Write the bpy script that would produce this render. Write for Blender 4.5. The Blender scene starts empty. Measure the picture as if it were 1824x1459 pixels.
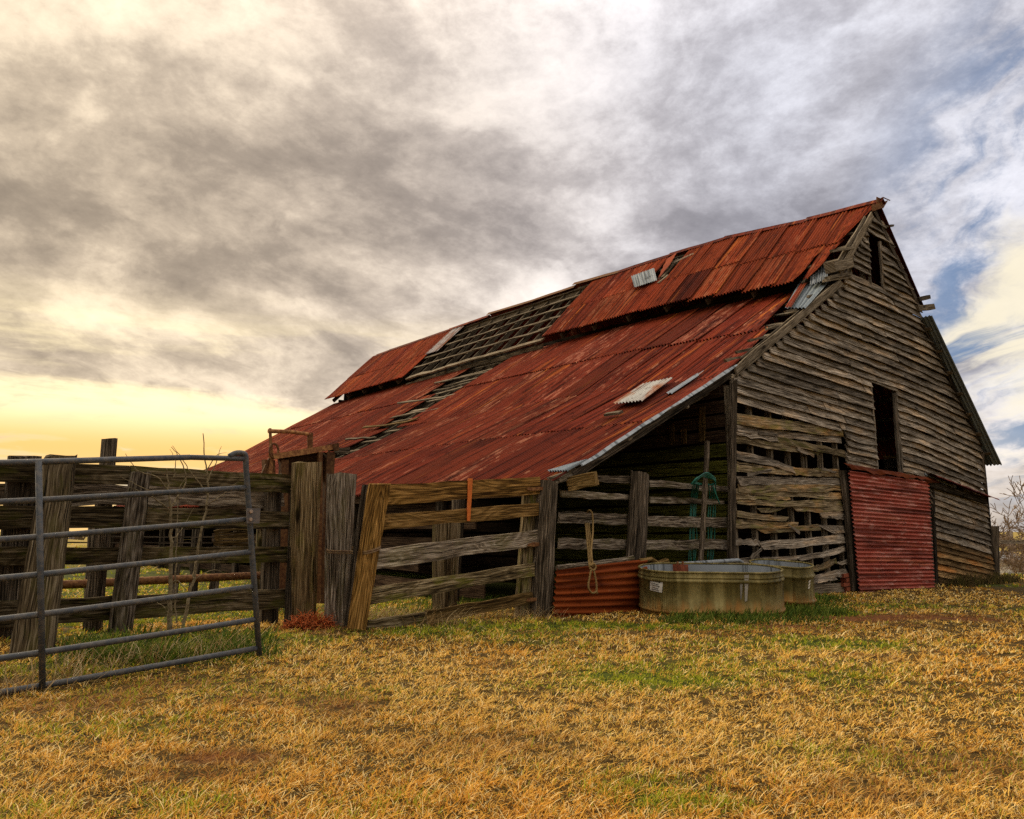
import bpy, math, random
import numpy as np
from mathutils import Vector, Matrix

random.seed(7)
RNG = np.random.default_rng(11)
sc = bpy.context.scene
COL = sc.collection

# ------------------------------------------------------------------ camera
F, CX, CY, HOR, H = 1370.0, 912.0, 729.5, 945.0, 1.15
PITCH = math.atan((HOR - CY) / F)
CP, SP = math.cos(PITCH), math.sin(PITCH)
cam_d = bpy.data.cameras.new('camera')
cam_d.sensor_fit = 'HORIZONTAL'; cam_d.sensor_width = 36.0; cam_d.lens = 36.0 * F / 1824.0
cam_d.clip_start = 0.05; cam_d.clip_end = 6000.0
cam = bpy.data.objects.new('camera', cam_d); COL.objects.link(cam)
cam.location = (0, 0, H); cam.rotation_euler = (math.pi / 2 + PITCH, 0, 0)
sc.camera = cam

# ------------------------------------------------------------------ render / view
sc.view_settings.view_transform = 'Standard'
try: sc.view_settings.look = 'None'
except Exception: pass
sc.view_settings.gamma = 1.0; sc.view_settings.use_curve_mapping = False
sc.view_settings.exposure = 1.15
sc.render.engine = 'CYCLES'
sc.cycles.max_bounces = 5; sc.cycles.diffuse_bounces = 3; sc.cycles.glossy_bounces = 2
sc.cycles.transmission_bounces = 2; sc.cycles.transparent_max_bounces = 4
sc.cycles.use_denoising = False
sc.cycles.caustics_reflective = False; sc.cycles.caustics_refractive = False


class NT:
    """small helper for node trees"""
    def __init__(s, tree): s.t = tree; s.n = tree.nodes; s.l = tree.links
    def add(s, typ, **kw):
        n = s.n.new(typ)
        for k, v in kw.items(): setattr(n, k, v)
        return n
    def put(s, sock, v):
        if isinstance(v, bpy.types.NodeSocket): s.l.new(v, sock)
        elif v is not None: sock.default_value = v
    def m(s, op, a, b=None, c=None, clamp=False):
        n = s.add('ShaderNodeMath', operation=op); n.use_clamp = clamp
        s.put(n.inputs[0], a); s.put(n.inputs[1], b); s.put(n.inputs[2], c)
        return n.outputs[0]
    def vm(s, op, a, b=None):
        n = s.add('ShaderNodeVectorMath', operation=op)
        s.put(n.inputs[0], a); s.put(n.inputs[1], b)
        return n.outputs['Value'] if op in ('DOT_PRODUCT', 'LENGTH') else n.outputs[0]
    def mix(s, f, a, b, blend='MIX'):
        n = s.add('ShaderNodeMix', data_type='RGBA', blend_type=blend)
        s.put(n.inputs[0], f)
        for sk, v in ((n.inputs[6], a), (n.inputs[7], b)):
            if isinstance(v, tuple) and len(v) == 3: v = v + (1.0,)
            s.put(sk, v)
        return n.outputs[2]
    def noise(s, vec, scale=1.0, detail=5.0, rough=0.55, dist=0.0, lac=2.0):
        n = s.add('ShaderNodeTexNoise', noise_dimensions='3D')
        s.put(n.inputs['Vector'], vec); n.inputs['Scale'].default_value = scale
        n.inputs['Detail'].default_value = detail; n.inputs['Roughness'].default_value = rough
        n.inputs['Distortion'].default_value = dist; n.inputs['Lacunarity'].default_value = lac
        return n.outputs[0]
    def ramp(s, f, stops, interp='LINEAR'):
        n = s.add('ShaderNodeValToRGB'); cr = n.color_ramp; cr.interpolation = interp
        while len(cr.elements) < len(stops): cr.elements.new(0.5)
        for e, (p, c) in zip(cr.elements, stops):
            e.position = p
            e.color = (c, c, c, 1) if not isinstance(c, tuple) else c + (1.0,)
        s.put(n.inputs[0], f)
        return n.outputs[0]
    def smooth(s, f, a, b):
        n = s.add('ShaderNodeMapRange', interpolation_type='SMOOTHSTEP')
        s.put(n.inputs[0], f); n.inputs[1].default_value = a; n.inputs[2].default_value = b
        return n.outputs[0]
    def mapping(s, vec, scale=(1, 1, 1), rot=(0, 0, 0), loc=(0, 0, 0)):
        n = s.add('ShaderNodeMapping'); s.put(n.inputs[0], vec)
        n.inputs[1].default_value = loc; n.inputs[2].default_value = rot; n.inputs[3].default_value = scale
        return n.outputs[0]
    def xyz(s, v):
        n = s.add('ShaderNodeSeparateXYZ'); s.put(n.inputs[0], v); return n.outputs
    def cxyz(s, x, y, z):
        n = s.add('ShaderNodeCombineXYZ'); s.put(n.inputs[0], x); s.put(n.inputs[1], y); s.put(n.inputs[2], z); return n.outputs[0]


SEEDX, SEEDY, CIX, CIY, SKYS = 53.2, 8.3, 15.1, 7.7, 0.46
# ------------------------------------------------------------------ sky
SUN_AZ = math.radians(-50.0)      # to the left of the view direction (+Y)
SUN_EL = math.radians(30.0)
def azdir(az, el): return (math.sin(az) * math.cos(el), math.cos(az) * math.cos(el), math.sin(el))
world = bpy.data.worlds.new('World'); sc.world = world; world.use_nodes = True
wt = NT(world.node_tree); wt.n.clear()
tc = wt.add('ShaderNodeTexCoord')
D = wt.vm('NORMALIZE', tc.outputs['Generated'])
dx, dy, dz = wt.xyz(D)
nish = wt.add('ShaderNodeTexSky', sky_type='NISHITA'); nish.sun_disc = False
nish.sun_elevation = SUN_EL; nish.sun_rotation = SUN_AZ
zz = wt.m('ADD', wt.m('MAXIMUM', dz, 0.0), 0.20)
qx = wt.m('DIVIDE', dx, zz); qy = wt.m('DIVIDE', dy, zz)
Q = wt.cxyz(qx, qy, 0.37)                                # the cloud sheet seen in perspective
ROT = math.radians(-30)
w1 = wt.noise(wt.mapping(Q, (1.2, 1.2, 1), loc=(9, 2, 0)), 1.0, 4, 0.5)
w2 = wt.noise(wt.mapping(Q, (1.2, 1.2, 1), loc=(2, 19, 3)), 1.0, 4, 0.5)
Qw = wt.vm('ADD', Q, wt.cxyz(wt.m('MULTIPLY', wt.m('SUBTRACT', w1, 0.5), 0.8), wt.m('MULTIPLY', wt.m('SUBTRACT', w2, 0.5), 0.8), 0.0))
n_big = wt.noise(wt.mapping(Qw, (0.95, 0.55, 1), (0, 0, ROT), (SEEDX, SEEDY, 0)), 1.0, 6, 0.55, 0.1)
n_puff = wt.noise(wt.mapping(Qw, (2.6, 1.9, 1), (0, 0, ROT), (7.3, 2.2, 0)), 1.0, 9, 0.60, 0.0)
n_fine = wt.noise(wt.mapping(D, (10, 10, 17), (0, 0.3, 0), (1.3, 0.2, 5)), 1.0, 9, 0.68, 0.0)
dens = wt.m('ADD', wt.m('ADD', wt.m('MULTIPLY', n_big, 0.44), wt.m('MULTIPLY', n_puff, 0.33)), wt.m('MULTIPLY', n_fine, 0.23))
def lobe(az, el, a, b):           # smooth patch of sky around one direction
    d = wt.vm('DOT_PRODUCT', D, azdir(math.radians(az), math.radians(el)))
    return wt.smooth(d, math.cos(math.radians(a)), math.cos(math.radians(b)))
l_glow = lobe(-30, 6, 56, 8)
l_warm = lobe(-40, 16, 58, 8)
l_cool = lobe(42, 30, 72, 14)
dens = wt.m('ADD', dens, wt.m('MULTIPLY', lobe(-29, 31, 15, 1), 0.05))      # thin cloud, light coming through
cloud = wt.ramp(dens, [(0.38, (0.24, 0.23, 0.235)), (0.45, (0.37, 0.355, 0.355)), (0.50, (0.56, 0.54, 0.53)), (0.55, (0.83, 0.81, 0.785)), (0.62, (1.12, 1.09, 1.04))])
cloud = wt.mix(l_warm, cloud, wt.mix(1.0, cloud, (1.19, 1.0, 0.75), 'MULTIPLY'))
cloud = wt.mix(l_cool, cloud, wt.mix(1.0, cloud, (0.93, 0.955, 1.08), 'MULTIPLY'))
# sunset glow low on the left, streaked by bands
streak = wt.noise(wt.cxyz(wt.m('MULTIPLY', dx, 2.0), wt.m('MULTIPLY', dz, 15.0), 4.4), 1.0, 6, 0.58, 0.5)
low = wt.smooth(wt.m('ADD', dz, wt.m('MULTIPLY', wt.m('SUBTRACT', streak, 0.5), 0.14)), 0.30, 0.15)
band = wt.m('ADD', wt.m('MULTIPLY', streak, 0.7), wt.m('MULTIPLY', n_puff, 0.35))
gl = wt.m('MULTIPLY', wt.m('MULTIPLY', l_glow, low), wt.smooth(band, 0.42, 0.57))
cloud = wt.mix(wt.m('MULTIPLY', gl, 0.92), cloud, wt.mix(lobe(-24, 8, 26, 4), (0.98, 0.70, 0.30), (1.5, 1.25, 0.72)))
hor = wt.m('MULTIPLY', wt.m('MULTIPLY', l_glow, wt.smooth(dz, 0.145, 0.09)), wt.smooth(band, 0.46, 0.56))
cloud = wt.mix(wt.m('MULTIPLY', hor, 0.95), cloud, (1.25, 0.66, 0.08))
# pale warm haze low all round
lowall = wt.smooth(dz, 0.19, 0.05)
cloud = wt.mix(wt.m('MULTIPLY', lowall, 0.45), cloud, (0.90, 0.70, 0.45))
# breaks of clear sky on the right, drawn out by the wind
cirr = wt.noise(wt.mapping(Qw, (2.5, 0.75, 1.0), (0, 0, math.radians(-50)), (CIX, CIY, 0)), 1.0, 8, 0.60, 0.05)
gap = wt.m('MULTIPLY', wt.smooth(wt.m('ADD', cirr, wt.m('MULTIPLY', n_fine, 0.25)), 0.67, 0.55), lobe(47, 15, 24, 11))
blue = wt.mix(1.0, nish.outputs[0], (0.10, 0.10, 0.10), 'MULTIPLY')
blue = wt.mix(0.65, blue, (0.10, 0.21, 0.43))
skycol = wt.mix(gap, cloud, blue)
# lit cloud edges low on the right
wl = wt.smooth(wt.m('ADD', wt.m('MULTIPLY', lobe(37, 12, 12, 2), 0.26), wt.m('ADD', wt.m('MULTIPLY', cirr, 0.6), wt.m('MULTIPLY', n_puff, 0.5))), 0.72, 0.86)
skycol = wt.mix(wt.m('MULTIPLY', wl, 0.9), skycol, (1.0, 0.90, 0.68))
# an overcast sky is brighter towards the zenith
up = wt.smooth(dz, 0.5, 1.0)
skycol = wt.mix(up, skycol, wt.mix(1.0, skycol, (3.4, 3.2, 2.85), 'MULTIPLY'))
bg = wt.add('ShaderNodeBackground'); wt.put(bg.inputs[0], skycol); bg.inputs[1].default_value = SKYS
wo = wt.add('ShaderNodeOutputWorld'); wt.l.new(bg.outputs[0], wo.inputs[0])

sun_d = bpy.data.lights.new('sun', 'SUN'); sun_d.energy = 1.5; sun_d.angle = math.radians(14)
sun_d.color = (1.0, 0.83, 0.56)
sun = bpy.data.objects.new('sun', sun_d); COL.objects.link(sun)
sun.rotation_euler = (-Vector(azdir(SUN_AZ, SUN_EL))).to_track_quat('-Z', 'Y').to_euler()

# ------------------------------------------------------------------ frames: barn-local coordinates (s along gable, t along ridge, z up)
ANG = math.atan2(1209.0 / F * CP, 1.0)
E1 = np.array([math.cos(ANG), math.sin(ANG), 0.0]); E2 = np.array([-math.sin(ANG), math.cos(ANG), 0.0])
CAMP = np.array([0, 0, H])
C0 = np.array([3.36610443, 12.17316303, 0.0])
def ray(px, py):
    u = (px - CX) / F; v = (CY - py) / F
    return np.array([u, CP - SP * v, SP + CP * v])
def W(L): return C0 + E1 * L[0] + E2 * L[1] + np.array([0, 0, L[2]])
def Lc(P):
    d = np.asarray(P) - C0
    return np.array([d @ E1, d @ E2, d[2]])
def isect(px, py, P, n):
    r = ray(px, py); return CAMP + r * (np.dot(P - CAMP, n) / np.dot(r, n))
def G(px, py, t=0.0): return Lc(isect(px, py, C0 + E2 * t, E2))      # measured point on a plane parallel to the gable
def S(px, py, s=0.0): return Lc(isect(px, py, C0 + E1 * s, E1))      # ... on a plane parallel to the long walls
def gz(s):                                                            # the yard falls gently to the right, then drops to a hollow
    k = np.clip((s - 16.0) / 62.0, 0, 1)
    return -0.018 * (np.clip(s, -25, 25) - 4.29) - 4.9 * k * k * (3 - 2 * k)
def gnd(px, py):
    r = ray(px, py); z = 0.2
    for _ in range(25):
        P = CAMP + r * ((z - H) / r[2]); z = float(gz(Lc(P)[0]))
    return Lc(P)
def V(*a): return np.array(a, dtype=float)

# ------------------------------------------------------------------ objects and meshes
def finish(o, parent, base):
    COL.objects.link(o)
    if parent is not None: o.parent = parent
    else:
        o.location = W(base); o.rotation_euler = (0, 0, ANG)
def tag(o, label, cat, group=None, kind=None):
    if label: o['label'] = label
    if cat: o['category'] = cat
    if group: o['group'] = group
    if kind: o['kind'] = kind
    return o
def thing(name, label, cat, base, group=None):
    o = bpy.data.objects.new(name, None); o.empty_display_size = 0.2
    finish(o, None, base); o['base'] = [float(x) for x in base]
    return tag(o, label, cat, group)
def obase(parent):
    while parent is not None:
        if 'base' in parent: return np.array(parent['base'][:])
        parent = parent.parent
    return V(0, 0, 0)
class MB:
    def __init__(s): s.v = []; s.f = []; s.uv = []
    def add(s, verts, faces, uvs):
        o = len(s.v); s.v.extend([tuple(p) for p in verts])
        s.f.extend([tuple(i + o for i in f) for f in faces]); s.uv.extend(uvs)
        return s
    def mesh(s, name, base=V(0, 0, 0), smooth=False):
        me = bpy.data.meshes.new(name)
        vv = (np.array(s.v) - base)
        me.from_pydata(vv.tolist(), [], s.f)
        ul = me.uv_layers.new(name='UVMap')
        flat = np.array([c for f in s.uv for c in f], dtype=np.float32).ravel()
        ul.data.foreach_set('uv', flat)
        if smooth: me.polygons.foreach_set('use_smooth', [True] * len(me.polygons))
        me.update()
        return me
    def obj(s, name, mat, parent=None, base=None, smooth=False, tint=None):
        b = obase(parent) if parent is not None else (base if base is not None else V(0, 0, 0))
        me = s.mesh(name, b, smooth); me.materials.append(mat)
        o = bpy.data.objects.new(name, me); finish(o, parent, b)
        if parent is None: o['base'] = [float(x) for x in b]
        t = tint if tint is not None else random.uniform(0.78, 1.15)
        o.color = (t, t, t, 1) if not isinstance(t, tuple) else t + (1,)
        return o

def unit(v): return v / (np.linalg.norm(v) + 1e-12)
def qplank(mb, TL, TR, BR, BL, n, th, N=6, jit=0.006, warp=0.006, rag=0.02, mid=None):
    """a board given by the four corners of its front face; n points out of the face"""
    TL, TR, BR, BL = map(np.array, (TL, TR, BR, BL)); n = unit(np.array(n, float))
    Lg = np.linalg.norm((TR + BR) / 2 - (TL + BL) / 2); wd = np.linalg.norm(((TL - BL) + (TR - BR)) / 2)
    w = unit((TL - BL) + (TR - BR)); d = unit(TR - TL + BR - BL)
    rows = []; u0 = random.uniform(0, 50); v0 = random.uniform(0, 50)
    for i in range(N + 1):
        k = i / N
        a = TL * (1 - k) + TR * k; b = BL * (1 - k) + BR * k
        if mid is not None:
            sag = np.array(mid) * (4 * k * (1 - k)); a = a + sag; b = b + sag
        a = a + w * random.gauss(0, jit); b = b + w * random.gauss(0, jit)
        off = n * random.gauss(0, warp)
        if i in (0, N):
            a = a + d * random.uniform(-rag, rag); b = b + d * random.uniform(-rag, rag)
        rows.append((a + off, b + off, b + off - n * th, a + off - n * th, k * Lg))
    vs, fs, uv = [], [], []
    vv = [v0, v0 + wd, v0 + wd + th, v0 + 2 * wd + th, v0 + 2 * wd + 2 * th]
    for r in rows: vs.extend(r[:4])
    for i in range(N):
        o = i * 4; p = o + 4; ua = u0 + rows[i][4]; ub = u0 + rows[i + 1][4]
        for j in range(4):
            j2 = (j + 1) % 4
            fs.append((o + j, o + j2, p + j2, p + j))
            uv.append([(ua, vv[j]), (ua, vv[j + 1]), (ub, vv[j + 1]), (ub, vv[j])])
    e = N * 4
    fs.append((3, 2, 1, 0)); uv.append([(u0, v0 + th), (u0, v0 + wd + th), (u0, v0 + wd), (u0, v0)])
    fs.append((e, e + 1, e + 2, e + 3)); uv.append([(u0, v0), (u0, v0 + wd), (u0, v0 + wd + th), (u0, v0 + th)])
    return mb.add(vs, fs, uv)
def bar(mb, A, B, n, wd, th, N=4, jit=0.004, warp=0.004, rag=0.01):
    """a board along the line A-B, wd wide, its wide face looking along n"""
    A = np.array(A, float); B = np.array(B, float); n = np.array(n, float)
    d = unit(B - A); w = unit(np.cross(n, d)); n2 = unit(np.cross(d, w))
    if w[2] < 0 and abs(w[2]) > 0.2: pass
    h = w * wd / 2
    return qplank(mb, A + h + n2 * th / 2, B + h + n2 * th / 2, B - h + n2 * th / 2, A - h + n2 * th / 2, n2, th, N, jit, warp, rag)
def qpost(mb, TL, TR, BR, BL, depth, N=9, jit=0.008, rnd=0.28):
    """a hewn post: front face corners, depth vector into the scene, rounded uneven section"""
    TL, TR, BR, BL = map(np.array, (TL, TR, BR, BL)); depth = np.array(depth, float)
    prof = [(rnd, 0), (1 - rnd, 0), (1, rnd), (1, 1 - rnd), (1 - rnd, 1), (rnd, 1), (0, 1 - rnd), (0, rnd)]
    M = len(prof); u0 = random.uniform(0, 50); v0 = random.uniform(0, 50)
    bias = [(random.gauss(0, jit), random.gauss(0, jit)) for _ in prof]
    Lg = np.linalg.norm(TL - BL); wd = np.linalg.norm(TR - TL); dp = np.linalg.norm(depth)
    per = [0]
    for j in range(M):
        a, b = prof[j], prof[(j + 1) % M]; per.append(per[-1] + math.hypot((a[0] - b[0]) * wd, (a[1] - b[1]) * dp))
    vs, fs, uv = [], [], []
    du = unit(TR - TL); dd = unit(depth)
    for i in range(N + 1):
        k = i / N
        a = BL * (1 - k) + TL * k; b = BR * (1 - k) + TR * k
        wob = du * random.gauss(0, jit * 0.2)
        for j, (x, y) in enumerate(prof):
            p = a * (1 - x) + b * x + depth * y + wob + du * (bias[j][0] + random.gauss(0, jit * 0.3)) + dd * (bias[j][1] + random.gauss(0, jit * 0.3))
            if i == N: p = p + V(0, 0, random.gauss(0, jit * 1.3))
            vs.append(p)
    for i in range(N):
        for j in range(M):
            j2 = (j + 1) % M
            fs.append((i * M + j, i * M + j2, (i + 1) * M + j2, (i + 1) * M + j))
            ua, ub = u0 + Lg * i / N, u0 + Lg * (i + 1) / N
            uv.append([(ua, v0 + per[j]), (ua, v0 + per[j + 1]), (ub, v0 + per[j + 1]), (ub, v0 + per[j])])
    fs.append(tuple(N * M + j for j in range(M))); uv.append([(u0 + 3 + x * 0.03, v0 + y * dp + x * wd) for x, y in prof])
    return mb.add(vs, fs, uv)
def tube(mb, pts, rad, seg=8, cap=True):
    pts = [np.array(p, float) for p in pts]; n = len(pts)
    rad = rad if hasattr(rad, '__len__') else [rad] * n
    u0 = random.uniform(0, 50); L = 0
    vs, fs, uv = [], [], []; up = None; us = []
    for i, p in enumerate(pts):
        d = unit(pts[min(i + 1, n - 1)] - pts[max(i - 1, 0)])
        if up is None: up = V(0, 0, 1) if abs(d[2]) < 0.9 else V(1, 0, 0)
        x = unit(np.cross(up, d)); y = np.cross(d, x); up = y
        if i: L += np.linalg.norm(p - pts[i - 1])
        us.append(L)
        for j in range(seg):
            a = 2 * math.pi * j / seg
            vs.append(p + (x * math.cos(a) + y * math.sin(a)) * rad[i])
    for i in range(n - 1):
        for j in range(seg):
            j2 = (j + 1) % seg
            fs.append((i * seg + j, i * seg + j2, (i + 1) * seg + j2, (i + 1) * seg + j))
            r = max(rad[i], 0.003); c = 2 * math.pi * r / seg
            uv.append([(u0 + us[i], c * j), (u0 + us[i], c * (j + 1)), (u0 + us[i + 1], c * (j + 1)), (u0 + us[i + 1], c * j)])
    if cap:
        fs.append(tuple(range(seg))[::-1]); uv.append([(u0, 0)] * seg)
        fs.append(tuple((n - 1) * seg + j for j in range(seg))); uv.append([(u0, 0)] * seg)
    return mb.add(vs, fs, uv)
def spline(pts, n=6):
    pts = [np.array(p, float) for p in pts]; out = []
    P = [2 * pts[0] - pts[1]] + pts + [2 * pts[-1] - pts[-2]]
    for i in range(1, len(P) - 2):
        for k in range(n):
            t = k / n
            out.append(0.5 * ((2 * P[i]) + (-P[i - 1] + P[i + 1]) * t + (2 * P[i - 1] - 5 * P[i] + 4 * P[i + 1] - P[i + 2]) * t * t + (-P[i - 1] + 3 * P[i] - 3 * P[i + 1] + P[i + 2]) * t ** 3))
    out.append(pts[-1]); return out

# ------------------------------------------------------------------ materials
def newmat(name):
    m = bpy.data.materials.new(name); m.use_nodes = True
    t = NT(m.node_tree); t.n.clear()
    b = t.add('ShaderNodeBsdfPrincipled'); o = t.add('ShaderNodeOutputMaterial'); t.l.new(b.outputs[0], o.inputs[0])
    b.inputs['Specular IOR Level'].default_value = 0.04
    return m, t, b
def uvrand(t, k=41.0):
    uv = t.add('ShaderNodeUVMap'); oi = t.add('ShaderNodeObjectInfo')
    r = oi.outputs['Random']
    off = t.cxyz(t.m('MULTIPLY', r, k), t.m('MULTIPLY', r, k * 0.37), t.m('MULTIPLY', r, 9.0))
    return t.vm('ADD', uv.outputs[0], off), oi
def wood(name, dark, mid, light, moss=None, mossf=0.0, vs=30.0, us=1.3, crack=0.85, warm=None, bump=0.6, fig=0.0):
    m, t, b = newmat(name); v, oi = uvrand(t)
    fine = t.noise(t.mapping(v, (us * 2.4, vs * 3.0, 1)), 1.0, 5, 0.65, 0.1)
    med = t.noise(t.mapping(v, (us * 1.5, vs * 1.5, 1), loc=(3, 9, 2)), 1.0, 5, 0.6, 0.06)
    low = t.noise(t.mapping(v, (us * 0.6, 3.4, 1), loc=(8, 1, 4)), 1.0, 4, 0.6, 0.3)
    tone = t.m('ADD', t.m('ADD', t.m('MULTIPLY', fine, 0.52), t.m('MULTIPLY', med, 0.27)), t.m('MULTIPLY', low, 0.21))
    if fig > 0:                                                   # cathedral figure of flat-sawn boards
        fg = t.noise(t.mapping(v, (us * 0.55, vs * 0.13, 1), loc=(1, 5, 6)), 1.0, 2, 0.45, 0.9)
        ring = t.m('ABSOLUTE', t.m('SUBTRACT', t.m('FRACT', t.m('MULTIPLY', fg, 13.0)), 0.5))
        tone = t.m('ADD', tone, t.m('MULTIPLY', t.m('SUBTRACT', ring, 0.25), fig))
    col = t.ramp(tone, [(0.425, dark), (0.51, mid), (0.575, tuple(a * 0.55 + c * 0.45 for a, c in zip(mid, light))), (0.66, light)])
    if warm: col = t.mix(t.m('MULTIPLY', t.smooth(low, 0.50, 0.66), 0.7), col, t.mix(1.0, col, warm, 'MULTIPLY'))
    if moss:
        mo = t.noise(t.mapping(v, (2.2, 7.0, 1), loc=(5, 3, 1)), 1.0, 6, 0.68)
        col = t.mix(t.m('MULTIPLY', t.smooth(mo, 0.50, 0.62), mossf), col, t.mix(fine, tuple(c * 0.5 for c in moss), tuple(c * 1.5 for c in moss)))
    cr = t.noise(t.mapping(v, (0.8, vs * 1.35, 1), loc=(2, 8, 3)), 1.0, 4, 0.62, 0.2)
    cm = t.smooth(cr, 0.385, 0.355)
    col = t.mix(t.m('MULTIPLY', cm, crack), col, tuple(c * 0.10 for c in dark))
    vo = t.add('ShaderNodeTexVoronoi', feature='F1'); t.put(vo.inputs['Vector'], t.mapping(v, (1.5, 5.2, 1), loc=(4, 4, 0))); vo.inputs['Scale'].default_value = 1.0
    kn = t.m('MULTIPLY', t.smooth(vo.outputs['Distance'], 0.17, 0.07), t.smooth(t.xyz(vo.outputs['Color'])[0], 0.62, 0.66))
    col = t.mix(t.m('MULTIPLY', kn, 0.85), col, tuple(c * 0.45 for c in dark))
    col = t.mix(1.0, col, oi.outputs['Color'], 'MULTIPLY')
    t.put(b.inputs['Base Color'], col); b.inputs['Roughness'].default_value = 0.92
    bp = t.add('ShaderNodeBump'); bp.inputs['Strength'].default_value = bump; bp.inputs['Distance'].default_value = 0.014
    t.put(bp.inputs['Height'], t.m('SUBTRACT', tone, t.m('MULTIPLY', cm, 0.6))); t.l.new(bp.outputs[0], b.inputs['Normal'])
    return m
M_siding = wood('weathered_siding', (0.030, 0.023, 0.016), (0.180, 0.143, 0.102), (0.60, 0.52, 0.42), warm=(1.15, 0.92, 0.66))
M_siding_low = wood('mossy_siding', (0.026, 0.018, 0.009), (0.150, 0.108, 0.056), (0.48, 0.38, 0.25), moss=(0.10, 0.095, 0.015), mossf=0.5, warm=(1.3, 0.88, 0.45))
M_siding_brown = wood('browned_siding', (0.035, 0.019, 0.007), (0.19, 0.110, 0.042), (0.52, 0.35, 0.17), warm=(1.45, 0.85, 0.4))
M_fence = wood('fence_board_wood', (0.012, 0.008, 0.004), (0.082, 0.057, 0.026), (0.36, 0.28, 0.17), moss=(0.075, 0.072, 0.008), mossf=0.6, us=1.6, fig=0.10)
M_fence_grey = wood('silvered_board_wood', (0.026, 0.018, 0.011), (0.165, 0.125, 0.085), (0.56, 0.47, 0.36), moss=(0.10, 0.09, 0.018), mossf=0.3, us=1.6, fig=0.14)
M_post = wood('post_wood', (0.012, 0.008, 0.004), (0.105, 0.071, 0.034), (0.46, 0.36, 0.22), moss=(0.085, 0.075, 0.012), mossf=0.4, vs=40, us=1.2, crack=0.95, bump=0.9)
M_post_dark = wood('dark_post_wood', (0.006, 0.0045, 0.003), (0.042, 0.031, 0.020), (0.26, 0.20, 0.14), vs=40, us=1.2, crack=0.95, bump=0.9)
M_gate = wood('ochre_gate_wood', (0.026, 0.014, 0.005), (0.140, 0.083, 0.026), (0.44, 0.285, 0.115), moss=(0.10, 0.07, 0.012), mossf=0.15, vs=34, us=1.2, crack=0.6, fig=0.16)
M_green = wood('green_inner_boards', (0.020, 0.019, 0.004), (0.10, 0.098, 0.014), (0.25, 0.24, 0.05), vs=24)
M_frame = wood('barn_framing_wood', (0.035, 0.025, 0.015), (0.175, 0.135, 0.088), (0.46, 0.38, 0.28))
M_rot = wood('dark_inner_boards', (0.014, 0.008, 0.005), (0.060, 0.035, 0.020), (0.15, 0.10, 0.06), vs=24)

def rust_sheet(name, deep, mid, orange, pale, galv=0.0, galvcol=(0.40, 0.42, 0.42), streak=0.5, scuff=0.5):
    m, t, b = newmat(name); v, oi = uvrand(t, 29.0)
    r = oi.outputs['Random']
    st = t.noise(t.mapping(v, (9.0, 0.55, 1)), 1.0, 6, 0.62, 0.25)
    big = t.noise(t.mapping(v, (1.1, 0.7, 1), loc=(3, 1, 2)), 1.0, 5, 0.6, 0.5)
    col = t.ramp(t.m('ADD', t.m('MULTIPLY', st, 0.55), t.m('MULTIPLY', big, 0.5)), [(0.36, deep), (0.52, mid), (0.72, tuple(c * 1.25 for c in mid))])
    so = t.noise(t.mapping(v, (5.5, 0.22, 1), loc=(9, 4, 5)), 1.0, 6, 0.6, 0.2)
    col = t.mix(t.m('MULTIPLY', t.smooth(so, 0.58, 0.70), streak), col, orange)
    sf = t.noise(t.mapping(v, (10.0, 1.6, 1), loc=(2, 7, 8)), 1.0, 7, 0.68, 0.5)
    sm = t.m('MULTIPLY', t.smooth(t.m('ADD', sf, t.m('MULTIPLY', t.m('SUBTRACT', r, 0.5), 0.20)), 0.585, 0.70), scuff)
    col = t.mix(sm, col, pale)
    if galv > 0:
        gm = t.noise(t.mapping(v, (2.2, 0.5, 1), loc=(4, 4, 1)), 1.0, 6, 0.65, 0.6)
        col = t.mix(t.smooth(gm, 0.42 + 0.3 * galv, 0.26 + 0.3 * galv), col, galvcol)
    fade = t.noise(t.mapping(v, (3.0, 0.8, 1), loc=(7, 2, 6)), 1.0, 5, 0.65)
    col = t.mix(t.m('MULTIPLY', t.m('MULTIPLY', t.smooth(r, 0.70, 0.98), t.smooth(fade, 0.45, 0.62)), 0.35), col, tuple(a * 0.5 + c * 0.5 for a, c in zip(mid, pale)))
    col = t.mix(t.m('MULTIPLY', t.smooth(r, 0.28, 0.02), 0.4), col, (deep[0] * 0.62, deep[1] * 0.95, deep[2] * 1.1))
    run = t.noise(t.mapping(v, (13.0, 0.35, 1), loc=(3, 3, 3)), 1.0, 5, 0.6)
    col = t.mix(t.m('MULTIPLY', t.smooth(run, 0.50, 0.38), 0.75), col, tuple(c * 0.32 for c in deep))
    dk = t.noise(t.mapping(v, (4.0, 3.0, 1), loc=(6, 1, 9)), 1.0, 6, 0.7)
    col = t.mix(t.m('MULTIPLY', t.smooth(dk, 0.43, 0.33), 0.6), col, tuple(c * 0.25 for c in deep))
    col = t.mix(1.0, col, oi.outputs['Color'], 'MULTIPLY')
    t.put(b.inputs['Base Color'], col); b.inputs['Roughness'].default_value = 0.72
    b.inputs['Metallic'].default_value = 0.0
    bp = t.add('ShaderNodeBump'); bp.inputs['Strength'].default_value = 0.25; bp.inputs['Distance'].default_value = 0.004
    t.put(bp.inputs['Height'], dk); t.l.new(bp.outputs[0], b.inputs['Normal'])
    return m
M_roof = rust_sheet('rusted_roof_iron', (0.080, 0.0110, 0.0050), (0.180, 0.0290, 0.0110), (0.50, 0.135, 0.022), (0.48, 0.19, 0.10), streak=0.8, scuff=0.75)
M_roof_hi = rust_sheet('rusted_upper_roof_iron', (0.135, 0.020, 0.007), (0.265, 0.046, 0.014), (0.52, 0.15, 0.028), (0.46, 0.18, 0.085), streak=0.7, scuff=0.5)
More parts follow.
